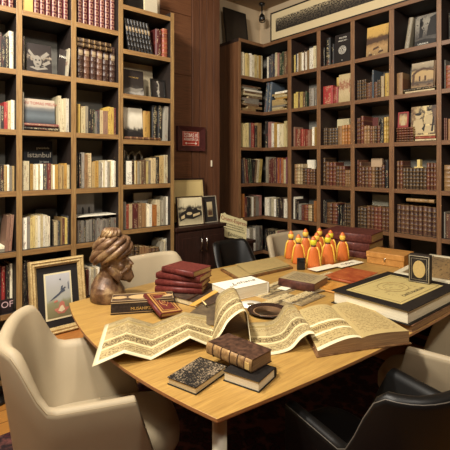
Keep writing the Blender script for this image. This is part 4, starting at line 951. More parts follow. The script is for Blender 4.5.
make_chair('beige leather tub chair behind the bronze bust', M['beige'], M['beige_seam'], (1.38, 2.20, RUG), R(180 + 4))
make_chair('black leather tub chair behind the table below the printed sign', M['blackl'], M['blacks'], (2.13, 2.25, RUG), R(180 - 2), HW=.2)
make_chair('beige leather tub chair behind the orange figurines', M['beige'], M['beige_seam'], (2.74, 2.20, RUG), R(180))

# ------------------------------------------------------------------ bronze bust
bronze, nt, b = newmat('aged_bronze'); v = coords(nt)
nn = noise(nt, v, 14, 5)
nt.links.new(ramp(nt, nn, [(.3, hx('2c1e16')), (.5, hx('6e5038')), (.68, hx('a88a5e'))]), b.inputs['Base Color']); b.inputs['Roughness'].default_value = .42; b.inputs['Metallic'].default_value = .15
bump(nt, b, noise(nt, v, 60, 4), .5, .004)
t = thing('bust', 'bronze bust of a bearded man in a large turban on the table corner', 'bust', (.975, 2.065, TH), math.atan2(-FX, FY) + R(-6))
mb = MB()
def ell(cx, rx, ry, z, n=28, tilt=0): return [(cx + rx * math.cos(2 * math.pi * k / n), ry * math.sin(2 * math.pi * k / n), z + tilt * rx * math.cos(2 * math.pi * k / n)) for k in range(n)]
mb.loft([ell(-.005, .092, .085, 0), ell(-.006, .096, .09, .012), ell(-.01, .09, .095, .03), ell(-.012, .085, .098, .055), ell(-.014, .078, .09, .08, tilt=-.1), ell(-.012, .064, .068, .105, tilt=-.2), ell(-.006, .05, .052, .125, tilt=-.2), ell(.0, .046, .046, .15, tilt=-.1)])
mb.loft([ell(.014, .03, .03, .115), ell(.02, .05, .045, .13), ell(.024, .066, .052, .155), ell(.022, .07, .056, .18), ell(.018, .073, .06, .205), ell(.012, .074, .062, .235), ell(.006, .06, .055, .27), ell(.0, .02, .02, .29)])
def blob(c, r, n=12, m=8): mb.loft([[(c[0] + r[0] * math.sin(math.pi * (i + .5) / m) * math.cos(2 * math.pi * k / n), c[1] + r[1] * math.sin(math.pi * (i + .5) / m) * math.sin(2 * math.pi * k / n), c[2] - r[2] * math.cos(math.pi * (i + .5) / m)) for k in range(n)] for i in range(m)])
mb.tube([(.082, 0, .215), (.1, 0, .195), (.113, 0, .178), (.1, 0, .172)], [.008, .011, .015, .012], 10)           # nose
for s in (-1, 1):
    mb.tube([(.082, s * .008, .216), (.084, s * .028, .221), (.066, s * .05, .212)], [.009, .01, .007], 8)      # brow
    blob((.077, s * .024, .2), (.012, .013, .009)); blob((.068, s * .036, .172), (.022, .016, .02))             # eye, cheek
    mb.tube([(.0, s * .062, .175), (-.008, s * .07, .2), (.004, s * .072, .215), (.016, s * .068, .205), (.012, s * .064, .182)], .009, 8)  # ear
    mb.tube([(.103, s * .006, .165), (.1, s * .03, .157), (.078, s * .045, .14)], [.011, .01, .006], 8)         # moustache
mb.tube([(.088, 0, .15), (.1, 0, .15)], [.012, .014], 8)
mb.tube([(.06, 0, .15), (.088, 0, .132), (.108, 0, .112), (.1, 0, .1)], [.045, .036, .026, .012], 12)             # beard
for s in (-1, 1): mb.tube([(.02, s * .058, .172), (.04, s * .055, .145), (.07, s * .035, .12)], [.014, .018, .02], 8)
mb.v = [(x * (1.03 if z > .14 else 1), y, z + .014 * sst((z - .1) / .06)) for x, y, z in mb.v]
o = mb.obj('head_and_shoulders', bronze, t); rm = o.modifiers.new('remesh', 'REMESH'); rm.mode = 'VOXEL'; rm.voxel_size = .003; rm.use_smooth_shade = True
sm = o.modifiers.new('smooth', 'SMOOTH'); sm.factor = .5; sm.iterations = 1
mb = MB()
mb.loft([ell(.0, .07, .06, .215), ell(.0, .09, .078, .235), ell(.0, .096, .084, .265), ell(-.002, .088, .078, .295), ell(-.002, .066, .062, .322), ell(0, .045, .044, .34)])
for lay, (nf, z0_, dz, r0_, tw) in enumerate(((7, .214, .085, .088, 2.3), (6, .262, .07, .074, 2.0))):     # wound cloth folds
    for i in range(nf):
        a0 = i * 2 * math.pi / nf + lay * .4; pts, rr = [], []
        for k in range(21):
            f_ = k / 20; an = a0 + f_ * tw; bulge = math.sin(math.pi * f_)
            rad = r0_ + .016 * bulge - .022 * f_
            pts.append((rad * 1.1 * math.cos(an), rad * .95 * math.sin(an), z0_ + f_ * dz)); rr.append(.008 + .014 * bulge)
        mb.tube(pts, rr, 10)
mb.loft([ell(-.002, .05, .048, .325), ell(-.002, .058, .055, .338), ell(-.002, .056, .053, .352), ell(-.002, .044, .042, .368), ell(-.002, .02, .02, .378)])
for k in range(14):
    an = k * math.pi / 7; mb.tube([(-.002 + .058 * math.cos(an), .055 * math.sin(an), .336), (-.002 + .05 * math.cos(an + .3), .048 * math.sin(an + .3), .36), (-.002 + .03 * math.cos(an + .5), .03 * math.sin(an + .5), .374)], .0065, 6)
mb.v = [(x * .91 + .010, y * .93, z + .24 * x * (1 - sst((z - .28) / .08))) for x, y, z in mb.v]
o = mb.obj('turban', bronze, t)

# ------------------------------------------------------------------ closed books on the table
def tbook(label, cx, cy, z, w_, d_, th, rz, cover, page=None, spine='-x', over=.003, bt=.003, name='book', cat='book', group=None, toptex=None, tilt=(0, 0), round_=True, spine_mat=None):
    """lying closed book: spine along local y on one side of x; th total thickness"""
    t = thing(name, label, cat, (cx, cy, z + .0006), 0, group, rot=(tilt[0], tilt[1], rz))
    s = -1 if spine == '-x' else 1
    x0, x1 = -w_ / 2, w_ / 2; page = page or M['pagel']
    n = 7; mb = MB(); sp = MB()
    mats = [cover] + ([toptex] if toptex else [])
    mb.box((x0, -d_ / 2, 0), (x1, d_ / 2, bt)); mb.box((x0, -d_ / 2, th - bt), (x1, d_ / 2, th), 0, {1: 1} if toptex else None)
    mb.obj('cover', mats, t, min(.001, bt / 3))
    r0 = []
    for i in range(n + 1):
        a = math.pi * (i / n - .5); r0.append((s * (w_ / 2 + (.008 if round_ else .003) * math.cos(a)), th / 2 + th / 2 * math.sin(a)))
    ins = [(s * (w_ / 2 - .004), z_) for _, z_ in r0][::-1]
    ringp = r0 + ins
    rows = [[(x, y, z_) for x, z_ in ringp] for y in (-d_ / 2, d_ / 2)]
    sp.loft(rows, smooth=True).obj('spine', spine_mat or cover, t)
    a, b = (x0 + .004, x1 - over) if s < 0 else (x0 + over, x1 - .004)
    MB().box((a, -d_ / 2 + over, bt), (b, d_ / 2 - over, th - bt)).obj('page_block', page, t)
    return t
def cloth(name, c, c2=None, sc=60, rough=.6, spec=.3):
    m, nt, b = newmat(name); v = coords(nt)
    nt.links.new(ramp(nt, noise(nt, v, sc, 4), [(.35, hx(c)), (.65, hx(c2 or c))]), b.inputs['Base Color']); b.inputs['Roughness'].default_value = rough; b.inputs['Specular IOR Level'].default_value = spec
    return m
speck = cloth('speckled_black_board', '14100d', '241c18', 40)
nt = speck.node_tree; bs = nt.nodes['Principled BSDF']; v = coords(nt)
nt.links.new(mixc(nt, mth(nt, 'GREATER_THAN', mth(nt, 'ADD', mth(nt, 'MULTIPLY', noise(nt, v, 230, 2), .7), mth(nt, 'MULTIPLY', noise(nt, v, 14, 2), .3)), .545), hx('15110e'), hx('8f7d64')), bs.inputs['Base Color'])
dk = cloth('black_leather_cover', '120f0d', '201a16'); brn = cloth('worn_brown_leather', '2c1c14', '5c4030', 45, .5)
tanl = cloth('worn_tan_spine', '7a5a38', 'b08c5c', 60, .5)
# speckled book near the table edge
tbook('black book with white speckled cover lying alone near the table edge', .838, 1.115, TH, .17, .118, .024, R(15), dk, M['pagel'], spine='+x', toptex=speck, over=.003)
# black book with pale pages, worn leather book across it
tbook('small black book with pale pages under the worn leather book', .965, 1.00, TH, .115, .135, .034, R(16), dk, M['pagewhite'], spine='+x', over=.004)
lb = tbook('worn brown leather book with tan ribbed spine on top of small black book', .992, 1.08, TH + .0355, .108, .205, .042, R(6), brn, M['pageold'], spine='-x', tilt=(0, 0), spine_mat=tanl)
rb = MB()
for y in (-.075, -.045, -.01, .03, .07):
    rb.tube([(-.054 - .0085 * math.cos(math.pi * (i / 8 - .5)), y, .021 + .021 * math.sin(math.pi * (i / 8 - .5))) for i in range(9)], .0022, 6)
rb.obj('spine_rib', brn, lb)
MB().box((-.0635, -.098, .010), (-.061, -.079, .032)).obj('spine_label', plain('pale_label', hx('c8a868'), .5), lb)
# long ornamented volume beside the bust
orn = cloth('brown_ornament_cover', '3a2a20', '5c4634', 20)
lg = tbook('long dark ornamented box book lying in front of the bust', 1.035, 1.825, TH, .30, .115, .062, R(-30), cloth('dark_carved_cover', '1e1612', '3a2c22', 50), M['pageold'], spine='+x', name='ornamented_book', toptex=orn)
mb = MB()
def om(cx, rx, ry): return [(cx + rx * math.cos(k * math.pi / 10), ry * math.sin(k * math.pi / 10)) for k in range(20)]
mb.prism(om(0, .07, .035), .0622, .0632); mb.prism(om(-.11, .035, .02), .0622, .0632); mb.prism(om(.11, .035, .02), .0622, .0632)
mb.obj('medallion', plain('cream_inlay', hx('b89a6c'), .5, 0, .3, 120), lg)
mb = MB()
for x in (-.145, .145): mb.tube([(x, -.054, .0625), (x, .054, .0625)], .0015, 5)
for y in (-.054, .054): mb.tube([(-.145, y, .0625), (.145, y, .0625)], .0015, 5)
mb.tube([(-.148, -.058, .008), (.148, -.058, .008), (.148, -.058, .054), (-.148, -.058, .054)], .0012, 5, closed=True)
mb.obj('border_line', plain('gilt_line', hx('b89c70'), .4), lg)
MB().box((-.148, -.0581, .008), (.148, -.0555, .054)).obj('side_band', cloth('dark_panel', '221a16', '3c3028', 80), lg)
text('MUSAHIPZADE', .02, ink_gold, lg, (.01, -.0590, .024), (R(90), 0, 0))

# large flat brown book, red volumes stacked on it
tbook('large flat dark brown book under the stack of red volumes', 1.37, 1.80, TH, .30, .36, .028, R(12), cloth('brown_cloth_cover', '33261e', '4c3a2c', 30), M['pagel'], spine='+x')
tbook('flat grey brown album with pale yellow edge beside the white book', 1.245, 1.545, TH, .33, .17, .02, R(28), cloth('grey_brown_cover', '4a3e30', '64543e', 30), pagestack('yellow_page_edges', 'b08c3e', 'd8b460'), spine='+x')
redc = cloth('red_leather_cover', '521f1c', '70332c', 70, .45)
redp = pagestack('tan_page_edges', '8c6a3c', 'c09c60')
zz = TH + .029
for i, (cx_, cy_, rz, th, dd) in enumerate(((1.318, 1.895, 40, .03, .255), (1.33, 1.90, 35, .028, .262), (1.34, 1.905, 28, .032, .262), (1.342, 1.885, 16, .031, .215))):
    nm = ['bottom', 'second from bottom', 'third from bottom', 'top'][i]
    tbook(f'red leather volume, {nm} of the stack behind the small red book', cx_, cy_, zz, .16, dd, th, R(rz), redc, redp, spine='-x', group='red volumes stacked on the table', over=.004)
    zz += th + .0008
# small red book with gold borders propped on the ornamented book
g = tbook('small red book with gold bordered cover leaning against ornamented book', 1.095, 1.735, TH + .024, .115, .175, .022, R(28), redc, redp, spine='-x', tilt=(0, 0))
g.rotation_euler = Euler((R(17), R(6), R(-2))); g.location = (1.085, 1.725, TH + .030)
mb = MB(); zt = .0202
zt = .0222
for a, b_, q_ in ((.052, .082, .009), (.036, .066, .003)):
    mb.box((-a, -b_, zt), (a, -b_ + q_, zt + .0006)); mb.box((-a, b_ - q_, zt), (a, b_, zt + .0006)); mb.box((-a, -b_ + q_, zt), (-a + q_, b_ - q_, zt + .0006)); mb.box((a - q_, -b_ + q_, zt), (a, b_ - q_, zt + .0006))
mb.tube([(.020 * math.cos(k * math.pi / 8), .026 * math.sin(k * math.pi / 8), zt) for k in range(16)], .0016, 4, closed=True)
mb.tube([(.007 * math.cos(k * math.pi / 8), .01 * math.sin(k * math.pi / 8), zt) for k in range(16)], .0014, 4, closed=True)
mb.tube([(0, -.036, zt), (0, -.024, zt)], .002, 4); mb.tube([(0, .036, zt), (0, .024, zt)], .002, 4)
mb.obj('gold_border', plain('gold_tooling', hx('c29450'), .4, .3), g)

# white thick book
wb = tbook('thick white covered book with black handwriting in the middle of table', 1.56, 1.69, TH, .275, .15, .062, R(-6), plain('white_cover', hx('ece4d0'), .6, 0, .03), M['pagewhite'], spine='+x', over=.002, bt=.002)
text('Lohane', .05, ink_dark, wb, (.02, .0, .0626), (0, 0, R(2)), shear=.4, sx=1.1); text('mehm', .02, ink_dark, wb, (-.07, -.03, .0626), (0, 0, R(2)), shear=.4)

# sheet maps / folios
paper_tan = script_paper('parchment_folio', 'a8905a', '5c4024', lines=30, margin=.1, dens=.6, sx=30)
t = thing('map_folio', 'large tan folio of old sheets lying behind the white book', 'folio', (2.02, 2.01, TH + .0006), 0)
def sheet(mb, pts, z0, z1, n=8):
    P = [Vector((*p, 0)) for p in pts]; rows, uv = [], []
    for i in range(n + 1):
        r, q_ = [], []
        for j in range(n + 1):
            a, b_ = i / n, j / n; p = (P[0] * (1 - b_) + P[1] * b_) * (1 - a) + (P[3] * (1 - b_) + P[2] * b_) * a
            p.z = z0 + (z1 - z0) * (.5 + .5 * math.sin(a * 2.3 + b_ * 3.1)); r.append(tuple(p)); q_.append((b_, a))
        rows.append(r); uv.append(q_)
    return mb.grid(rows, 0, uv)
bm = MB().prism([(-.30, -.13), (.19, -.145), (.30, .11), (-.22, .135)], 0, .014); bm.obj('backing_board', cloth('brown_board', '5a3c22', '8a6238', 30), t)
sheet(MB(), [(-.285, -.12), (.17, -.135), (.28, .11), (-.21, .125)], .0145, .018).obj('sheet', paper_tan, t)
sheet(MB(), [(-.18, -.11), (.19, -.12), (.30, .125), (-.08, .14)], .0185, .023).obj('sheet', paper_tan, t)
# pale wooden ruler like strips left of the folio
for i, (u0, v0, u1, v1, wd, nm) in enumerate(((192, 306, 217, 291, .03, 'wide yellow wooden ruler lying beside the red volumes'), (188, 300, 214, 285, .012, 'thin dark edged ruler beside the wide yellow ruler'))):
    a, b_ = at(u0, v0, TH + .03), at(u1, v1, TH + .03); d = (b_ - a); L = d.length
    o = MB().box((0, -wd / 2, 0), (L, wd / 2, .004)).obj('ruler', plain('boxwood', hx(['c89a48', '3a2416'][i]), .45), loc=(a.x, a.y, TH + .0295), rot=(0, 0, math.atan2(d.y, d.x)))
    tag(o, nm, 'ruler')
a = at(202, 307, TH); b_ = at(206, 311.5, TH)
pn = thing('pencil', 'short pale pencil lying behind the folding manuscript', 'pencil', (a.x, a.y, TH + .0285), math.atan2(b_.y - a.y, b_.x - a.x))
MB().tube([(0, 0, .004), (.075, 0, .004)], .0038, 6).obj('shaft', plain('yellow_paint', hx('dcc388'), .4), pn); MB().tube([(.075, 0, .004), (.086, 0, .004)], [.0036, .0006], 6).obj('tip', ink_dark, pn)

# white disc in a dark dish
a = at(268, 313, TH)
t = thing('plate', 'dark brown glossy plate behind the folding manuscript', 'plate', (a.x, a.y, TH + .0006))
MB().lathe([(0, 0), (.06, 0), (.075, .004), (.098, .014), (.1, .016), (.096, .017), (.072, .008), (.05, .006), (0, .006)], 40).obj('dish', plain('brown_glaze', hx('2e1e18'), .15, 0, .5, 20), t)
MB().lathe([(.06, .0088), (.066, .0095), (.072, .0094)], 40).obj('gold_ring', plain('pale_ring', hx('8a6a4c'), .4), t)
a = at(251, 304.5, TH)
t = thing('disc', 'white compact disc lying beside the brown plate', 'disc', (a.x, a.y, TH + .0006))
MB().lathe([(.009, 0), (.06, 0), (.06, .0012), (.009, .0012)], 40).obj('disc_body', plain('white_disc', hx('e8e4d8'), .3, 0, .02), t); MB().lathe([(.009, .0012), (.02, .0013), (.02, .0014), (.009, .0014)], 24).obj('hub_ring', M['chrome'], t)

# scattered photographs and papers
phm = [art('photo_print_%d' % i, [(0, '6c5a40'), (.3, 'a08c64'), (.5, '3c3024'), (.65, 'b8a478'), (1, 'c8b688')], ns=5 + i, amt=.35, speck=.6, speck_c='2c2018', sscale=9 + 3 * i) for i in range(3)]
wp = plain('white_sheet', hx('e8dfc4'), .7, 0, .04)
pcs = [((262, 298), (288, 288), .11, phm[0], 'brown photograph beside the white book, left of the loose prints', 'photograph'),
       ((272, 306), (296, 296), .13, phm[1], 'sepia print with dark figures lying above the manuscript hump', 'photograph'),
       ((292, 304), (316, 294), .12, phm[2], 'light sepia print with white margin lying in the print pile', 'photograph'),
       ((279, 290), (293, 284), .09, wp, 'small blank white note lying among the prints', 'paper'),
       ((268, 290), (284, 283), .07, phm[1], 'little pale print left of the blank white note', 'photograph'),
       ((308, 292), (330, 287), .10, phm[0], 'greyish print between plate and large black book', 'photograph'),
       ((336, 268), (361, 262), .09, wp, 'white leaflet with dark emblem in front of the figurines', 'leaflet'),
       ((312, 272), (334, 267), .08, wp, 'folded white leaflet below the orange figurines', 'leaflet'),
       ((318, 281), (336, 275), .09, phm[2], 'cream printed card beside the dark patterned book', 'card')]
for i, (p, q_, dep, mm, lab, cat) in enumerate(pcs):
    a, b_ = at(*p, TH), at(*q_, TH); d = b_ - a; L = min(d.length, .26); z = TH + .0008 + i * .0016
    o = MB().box((0, -dep / 2, 0), (L, dep / 2, .0012), 0, {1: 1}).obj('print' if mm in phm else 'paper', [wp, mm], loc=(a.x, a.y, z), rot=(0, 0, math.atan2(d.y, d.x)))
    tag(o, lab, cat)
    if 'emblem' in lab: text('TURAN', .04, ink_dark, o, (L / 2, 0, .0014))
# dark patterned book with phone beside
tbook('dark brown book with cream patterned cover in front of the phone', 1.95, 1.565, TH, .20, .22, .05, R(14), cloth('maroon_brown', '3c201a', '5c3428'), M['pageold'], spine='-x', toptex=script_paper('cream_pattern_cover', 'a08c64', '2c1e18', lines=14, margin=.14, dens=.42, sx=14))
a = at(301, 270, TH)
t = thing('mobile_phone', 'small black phone standing upright before the figurines', 'phone', (a.x, a.y, TH + .0006), math.atan2(-FX, FY))
MB().box((-.027, -.006, 0), (.027, .006, .082)).obj('body', M['black'], t, .003); MB().box((-.022, -.0066, .012), (.022, -.006, .074)).obj('screen', plain('dark_glass', hx('16181c'), .1), t)

# orange figurines
mo = plain('orange_paint', hx('cd6c2e'), .45, 0, .06, 10); my = plain('yellow_paint_trim', hx('e8bc48'), .4, 0, .05); md = plain('dark_line', hx('4a2812'), .5); mg_ = plain('lime_yellow_face', hx('d8cc30'), .4, 0, .05); mt = plain('yellow_face', hx('e8c04c'), .4, 0, .05)
def figurine():
    t = thing('figurine', 'x', 'figurine')
    MB().lathe([(0, 0), (.04, 0), (.044, .006), (.043, .03), (.037, .075), (.030, .115), (.022, .135), (.014, .145), (0, .147)], 24, sy=.55).obj('robe', mo, t)
    for s in (-1, 1):
        MB().tube([(s * .02, -.004, .138), (s * .033, -.004, .115), (s * .041, -.003, .07), (s * .047, -.002, .01)], [.006, .006, .0055, .007], 8).obj('sleeve', my, t)
    MB().lathe([(.016, .141), (.019, .145), (.014, .150), (0, .151)], 16, sy=.7).obj('collar', md, t)
    MB().lathe([(.010, .146), (.019, .155), (.023, .17), (.019, .186), (.008, .193), (0, .194)], 18, sy=.75).obj('face', mt, t)
    MB().lathe([(.0195, .184), (.018, .19), (.011, .202), (.004, .209), (0, .21)], 16, sy=.75).obj('cap', mo, t)
    return t
def copy_tree(o, parent=None):
    c = o.copy(); col.objects.link(c); c.parent = parent
    for ch in list(o.children): copy_tree(ch, c)
    return c
FG = [(291, 258.5, 1.0, 'leftmost orange figurine, beside the beige chair back'),
      (298.5, 263.5, 1.0, 'orange figurine standing directly behind the black phone'),
      (305.5, 256.5, 1.02, 'tall orange figurine behind the phone, back row'),
      (313.5, 268, 1.04, 'frontmost orange figurine, just right of the phone'),
      (319.5, 254.5, 1.0, 'rearmost orange figurine in the middle of the group'),
      (316.8, 260, .98, 'orange figurine hidden behind the frontmost one'),
      (327.8, 264.5, 1.04, 'front orange figurine with lime yellow face, right of centre'),
      (330.5, 257.5, 1.0, 'back row orange figurine behind the lime faced one'),
      (342.5, 260.5, 1.0, 'rightmost orange figurine, in front of the maroon book stack')]
proto = figurine()
for i, (u, v, s, lab) in enumerate(FG):
    o = proto if i == 0 else copy_tree(proto); p = at(u, v, TH)
    o.location = (p.x, p.y, TH + .0006); o.rotation_euler = (0, 0, math.atan2(-FX, FY) + rnd.uniform(-.15, .15)); o.scale = (s, s, s)
    tag(o, lab, 'figurine', 'orange figurines on the table')
    if 'lime' in lab or 'frontmost orange' in lab:
        for ch in o.children:
            if ch.name.startswith('face'): ch.data = ch.data.copy(); ch.data.materials[0] = mg_

# maroon folio volumes, tan box, tray
mar = cloth('maroon_cloth', '4c2420', '6c3a30', 50, .5); zz = TH
for i, (th, dx, rz, nm) in enumerate(((.05, -.0, 6, 'bottom'), (.062, .0, 9, 'middle'), (.066, .01, 12, 'top'))):
    tbook(f'thick maroon folio, {nm} of three stacked behind the tan box', 2.98 + dx, 1.90, zz, .30, .40, th, R(rz), mar, pagestack('tan_edges_%d' % i, '9a7a48', 'c8a468'), spine='-x', over=.006, bt=.005, group='maroon folios stacked on the table')
    zz += th + .0008
t = thing('cardboard_box', 'tan leather box beside the maroon folios', 'box', (2.87, 1.52, TH + .0006), R(8))
tb = cloth('tan_leather_box', 'a87438', 'c08a48', 20, .5)
MB().box((-.1, -.13, 0), (.1, .13, .062)).obj('body', tb, t, .004); MB().box((-.104, -.134, .045), (.104, .134, .085)).obj('lid', tb, t, .004); MB().tube([(-.106, 0, .05), (-.106, 0, .03)], .005, 8).obj('clasp', M['chrome'], t)
tbook('flat russet folder with white papers before the tan box', 2.33, 1.49, TH, .30, .21, .018, R(5), cloth('russet_cover', '8c3c20', 'a85a30', 20, .5), M['pagewhite'], spine='-x', bt=.002)
tbook('flat ochre folder lying under the large black book edge', 2.04, 1.42, TH + .0, .17, .22, .012, R(6), cloth('ochre_cover', 'a8702c', 'c48c44', 20, .5), M['pagewhite'], spine='-x', bt=.002)
# shallow white tray of prints raised on grey boxes
t = thing('archive_box', 'low grey archive box under the white framed prints', 'box', (2.73, 1.06, TH + .0006), R(0))
MB().box((-.30, -.17, 0), (.30, .17, .045)).obj('body', cloth('grey_board', '4a4034', '5e5040', 20), t, .003); MB().box((-.303, -.173, .03), (.303, .173, .047)).obj('lid', cloth('grey_lid', '564838', '685a46', 20), t, .002)
sep = art('sepia_pattern', [(0, '6a553c'), (.5, '94784e'), (1, '7c684a')], ns=9, amt=.4, speck=.6, speck_c='3c2a1e', sscale=18)
for i, (cx, cy, w_, d_, rz, lab, mm) in enumerate(((2.71, 1.06, .68, .38, 5, 'white print with brown picture under the white framed print', phm[0]), (2.70, 1.07, .68, .38, 7, 'white framed sepia print lying behind the small clock book', sep))):
    t = thing('framed_print', lab, 'framed print', (cx, cy, TH + .049 + i * .017), R(rz))
    f = MB(); fw = .035
    f.box((-w_ / 2, -d_ / 2, 0), (w_ / 2, -d_ / 2 + fw, .016)); f.box((-w_ / 2, d_ / 2 - fw, 0), (w_ / 2, d_ / 2, .016)); f.box((-w_ / 2, -d_ / 2 + fw, 0), (-w_ / 2 + fw, d_ / 2 - fw, .016)); f.box((w_ / 2 - fw, -d_ / 2 + fw, 0), (w_ / 2, d_ / 2 - fw, .016))
    f.obj('frame', plain('white_frame', hx('cfc4a6'), .5, 0, .04), t, .002); MB().box((-w_ / 2 + fw, -d_ / 2 + fw, 0), (w_ / 2 - fw, d_ / 2 - fw, .01), 0).obj('print', mm, t)

# big album with cream title panel, brown book beneath
tbook('wide brown book beneath the large black album', 2.045, 1.015, TH, .58, .37, .028, R(0), cloth('pale_brown_cover', '6b4a34', '8c664a', 30), M['pageold'], spine='+x')
al = tbook('large black album with cream title panel at right of table', 2.012, 1.03, TH + .0295, .55, .39, .064, R(0), dk, M['pagewhite'], spine='+x', over=.012, bt=.004)
MB().box((-.22, -.135, .0642), (.215, .145, .0652)).obj('title_panel', script_paper('engraved_panel', 'b8a468', '7c683c', lines=12, margin=.2, dens=.56, sx=16), al)
mb = MB(); mb.tube([(-.20, -.12, .0655), (.195, -.12, .0655), (.195, .13, .0655), (-.20, .13, .0655)], .0012, 4, closed=True)
mb.tube([(.085 * math.cos(k * math.pi / 16), .02 + .07 * math.sin(k * math.pi / 16), .0655) for k in range(32)], .0012, 4, closed=True); mb.tube([(.055 * math.cos(k * math.pi / 16), .02 + .045 * math.sin(k * math.pi / 16), .0655) for k in range(32)], .001, 4, closed=True)
mb.obj('engraved_line', plain('brown_line', hx('7c6436'), .6), al)
text('CARTE MAGELLEN', .026, ink_dark, al, (0, -.085, .0656))

# standing ornamental box book
a = at(423, 282, TH + .095)
t = thing('ornamental_book', 'small upright dark book with gold oval on the large album edge', 'book', (2.20, 1.0, TH + .0945), math.atan2(-FX, FY) - R(38))
MB().box((-.052, -.02, 0), (.052, .03, .145)).obj('cover', cloth('black_gilt_cover', '1c1612', '2e261e', 40), t, .003)
mb = MB()
for a_, b_ in ((.047, .006), (.037, .018)): mb.tube([(-a_, -.0205, b_), (a_, -.0205, b_), (a_, -.0205, .145 - b_), (-a_, -.0205, .145 - b_)], .003 if b_ < .01 else .0012, 5, closed=True)
mb.obj('border', plain('silver_gilt', hx('a89c80'), .35, .4, .3, 80), t)
mb = MB(); ov = [(.030 * math.cos(k * math.pi / 14), .045 * math.sin(k * math.pi / 14)) for k in range(28)]
mb.add([(x, -.0215, .0725 + z) for x, z in ov] + [(x, -.019, .0725 + z) for x, z in ov], [tuple(range(28)), tuple(range(28, 56))[::-1]] + [(28 + k, 28 + (k + 1) % 28, (k + 1) % 28, k) for k in range(28)])
mb.obj('oval', plain('gold_oval', hx('c0a66c'), .4, .2, .3, 90), t)

# ------------------------------------------------------------------ folding manuscript and open antique book
man = script_paper('manuscript_page', 'b5a171', '4c3820', lines=24, margin=.06, dens=.47, sx=70, bands=[(.36, .49, '54401f', .5), (.30, .34, 'd0c090', .0), (.52, .55, 'd0c090', .0), (.70, .80, '8a7246', .52), (.12, .24, '7c6438', .56), (.84, .9, '94804e', .4)], white=.07)
def strip(name, st, mat, parent, crease, thick=.0015, seg=6):
    """st: (near u, v, height, far u, v, height); smooth between stations except where creased"""
    near = [at(a[0], a[1], TH + .002 + a[2]) for a in st]; far = [at(a[3], a[4], TH + .002 + a[5]) for a in st]
    def cr(P, i, f):
        p1, p2 = P[i], P[i + 1]
        m1 = (P[i + 1] - P[i - 1]) * .5 if i > 0 and i not in crease else (p2 - p1)
        m2 = (P[i + 2] - P[i]) * .5 if i + 2 < len(P) and (i + 1) not in crease else (p2 - p1)
        f2, f3 = f * f, f ** 3
        return p1 * (2 * f3 - 3 * f2 + 1) + m1 * (f3 - 2 * f2 + f) + p2 * (-2 * f3 + 3 * f2) + m2 * (f3 - f2)
    rows, uv, s = [], [], 0
    prev = None
    for i in range(len(st) - 1):
        for k in range(seg + (1 if i == len(st) - 2 else 0)):
            f_ = k / seg; a, b_ = cr(near, i, f_), cr(far, i, f_)
            if prev is not None: s += ((a + b_) / 2 - prev).length
            prev = (a + b_) / 2
            rows.append([tuple(a.lerp(b_, j / 6)) for j in range(7)]); uv.append([(s / .9, j / 6) for j in range(7)])
    rows = [[(x, y, max(z, TH + .0022)) for x, y, z in r] for r in rows]
    o = MB().grid(rows, 0, uv).obj(name, mat, parent)
    sd = o.modifiers.new('thickness', 'SOLIDIFY'); sd.thickness = thick; sd.offset = 0
    return o
S1 = [(92, 367, .0, 105, 325, .0), (124, 353, .045, 129, 317, .045), (151, 360, .0, 153, 324, .0), (190, 338, .055, 184, 312, .05), (211, 347, .005, 215, 317, .005), (221, 334, .065, 216, 300, .075),
      (230, 320, .105, 222, 292, .11), (245, 311, .125, 234, 288, .12), (249, 328, .06, 242, 304, .06), (252, 354, .0, 247, 323, .0), (270, 355, .0, 266, 322, .0), (290, 350, .008, 276, 318, .012), (301, 339, .045, 284, 306, .05), (309, 334, .06, 290, 304, .055), (315, 334, .06, 295, 306, .058)]
t = thing('folding_manuscript', 'long cream folding manuscript zigzagging across the front of table', 'manuscript', (0, 0, 0))
strip('pages', S1, man, t, {1, 2, 3, 4, 9})
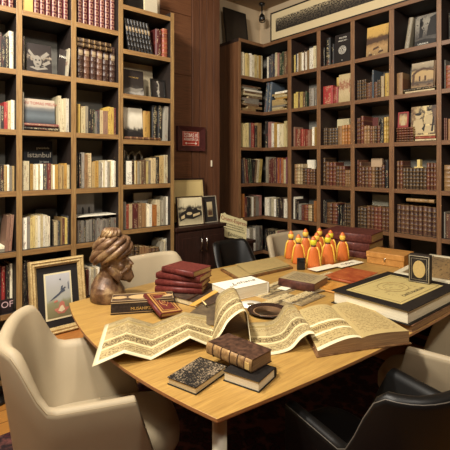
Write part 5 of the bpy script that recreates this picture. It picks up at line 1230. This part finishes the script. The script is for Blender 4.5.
# open book
t = thing('open_book', 'thick open antique book with yellowed pages beside the black album', 'open book', (0, 0, 0))
yp = script_paper('yellowed_printed_page', 'b39c66', '6a522c', lines=26, margin=.09, dens=.5, sx=22)
yp2 = script_paper('yellowed_page_with_bands', 'b8a26c', '5c4424', lines=22, margin=.06, dens=.52, sx=22, bands=[(.40, .48, '5c4422', .5), (.30, .34, 'e6d8ac', 0), (.52, .56, 'e6d8ac', 0)], white=.06)
gn, gf = at(362, 338, TH + .045), at(331, 306, TH + .045)
rn, rf = at(409, 331, TH + .05), at(359, 301, TH + .05)
ln_, lf = at(318, 351, TH + .022), at(299, 310, TH + .045)
def block(name, A, B, C, D, zoff, hump, mat, parent, base, n=10):
    """page surface A(gutter near) B(outer near) C(outer far) D(gutter far) with solid block below down to base"""
    rows, uv = [], []
    for i in range(n + 1):
        f_ = i / n; a, b_ = A.lerp(B, f_), D.lerp(C, f_); hz = hump * math.sin(math.pi * min(1, f_ * 1.25)) if f_ < .8 else 0
        hz = hump * math.sin(math.pi * f_ ** .7)
        rows.append([tuple(a.lerp(b_, j / 8) + Vector((0, 0, hz + zoff))) for j in range(9)]); uv.append([(f_, j / 8) for j in range(9)])
    pg = MB().grid(rows, 0, uv).obj(name, mat, parent)
    mb = MB(); low = [[(x, y, base) for x, y, z in r] for r in rows]; rw = [[(x, y, z - .0012) for x, y, z in r] for r in rows]
    mb.grid(rw); mb.grid(low)
    def sidef(top_, bot): 
        m_ = len(top_); mb.add(list(top_) + list(bot), [(k, k + 1, m_ + k + 1, m_ + k) for k in range(m_ - 1)])
    sidef(rw[0], low[0]); sidef(rw[-1], low[-1]); sidef([r[0] for r in rw], [r[0] for r in low]); sidef([r[-1] for r in rw], [r[-1] for r in low])
    mb.obj('page_block', M['pageold'], parent)
    return pg
block('right_page', gn, rn, rf, gf, .0, .008, yp, t, TH + .004)
block('left_page', gn, ln_, lf, gf, .0, .014, yp2, t, TH + .004)
ex = lambda p, c, k=1.04: (c.x + (p.x - c.x) * k, c.y + (p.y - c.y) * k)
cc = (gn + gf + rn + rf + ln_ + lf) / 6
MB().prism([ex(gn, cc), ex(rn, cc), ex(rf, cc), ex(gf, cc), ex(lf, cc), ex(ln_, cc)][::-1], TH + .0006, TH + .004).obj('cover', cloth('old_calf_cover', '5c3c24', '84603c', 40), t)

# dark ornament by the chair foot at far left
x, y, _ = at(1, 388, .08)
t = thing('ornament_foot', 'black ornate iron foot standing on the floor at far left', 'lamp', (x - .02, y, 0))
MB().lathe([(0, 0), (.06, 0), (.05, .02), (.02, .035), (.015, .06), (.03, .08), (.012, .10), (.01, .6), (0, .6)], 16).obj('foot', M['black'], t)

print('objects', len(bpy.data.objects))
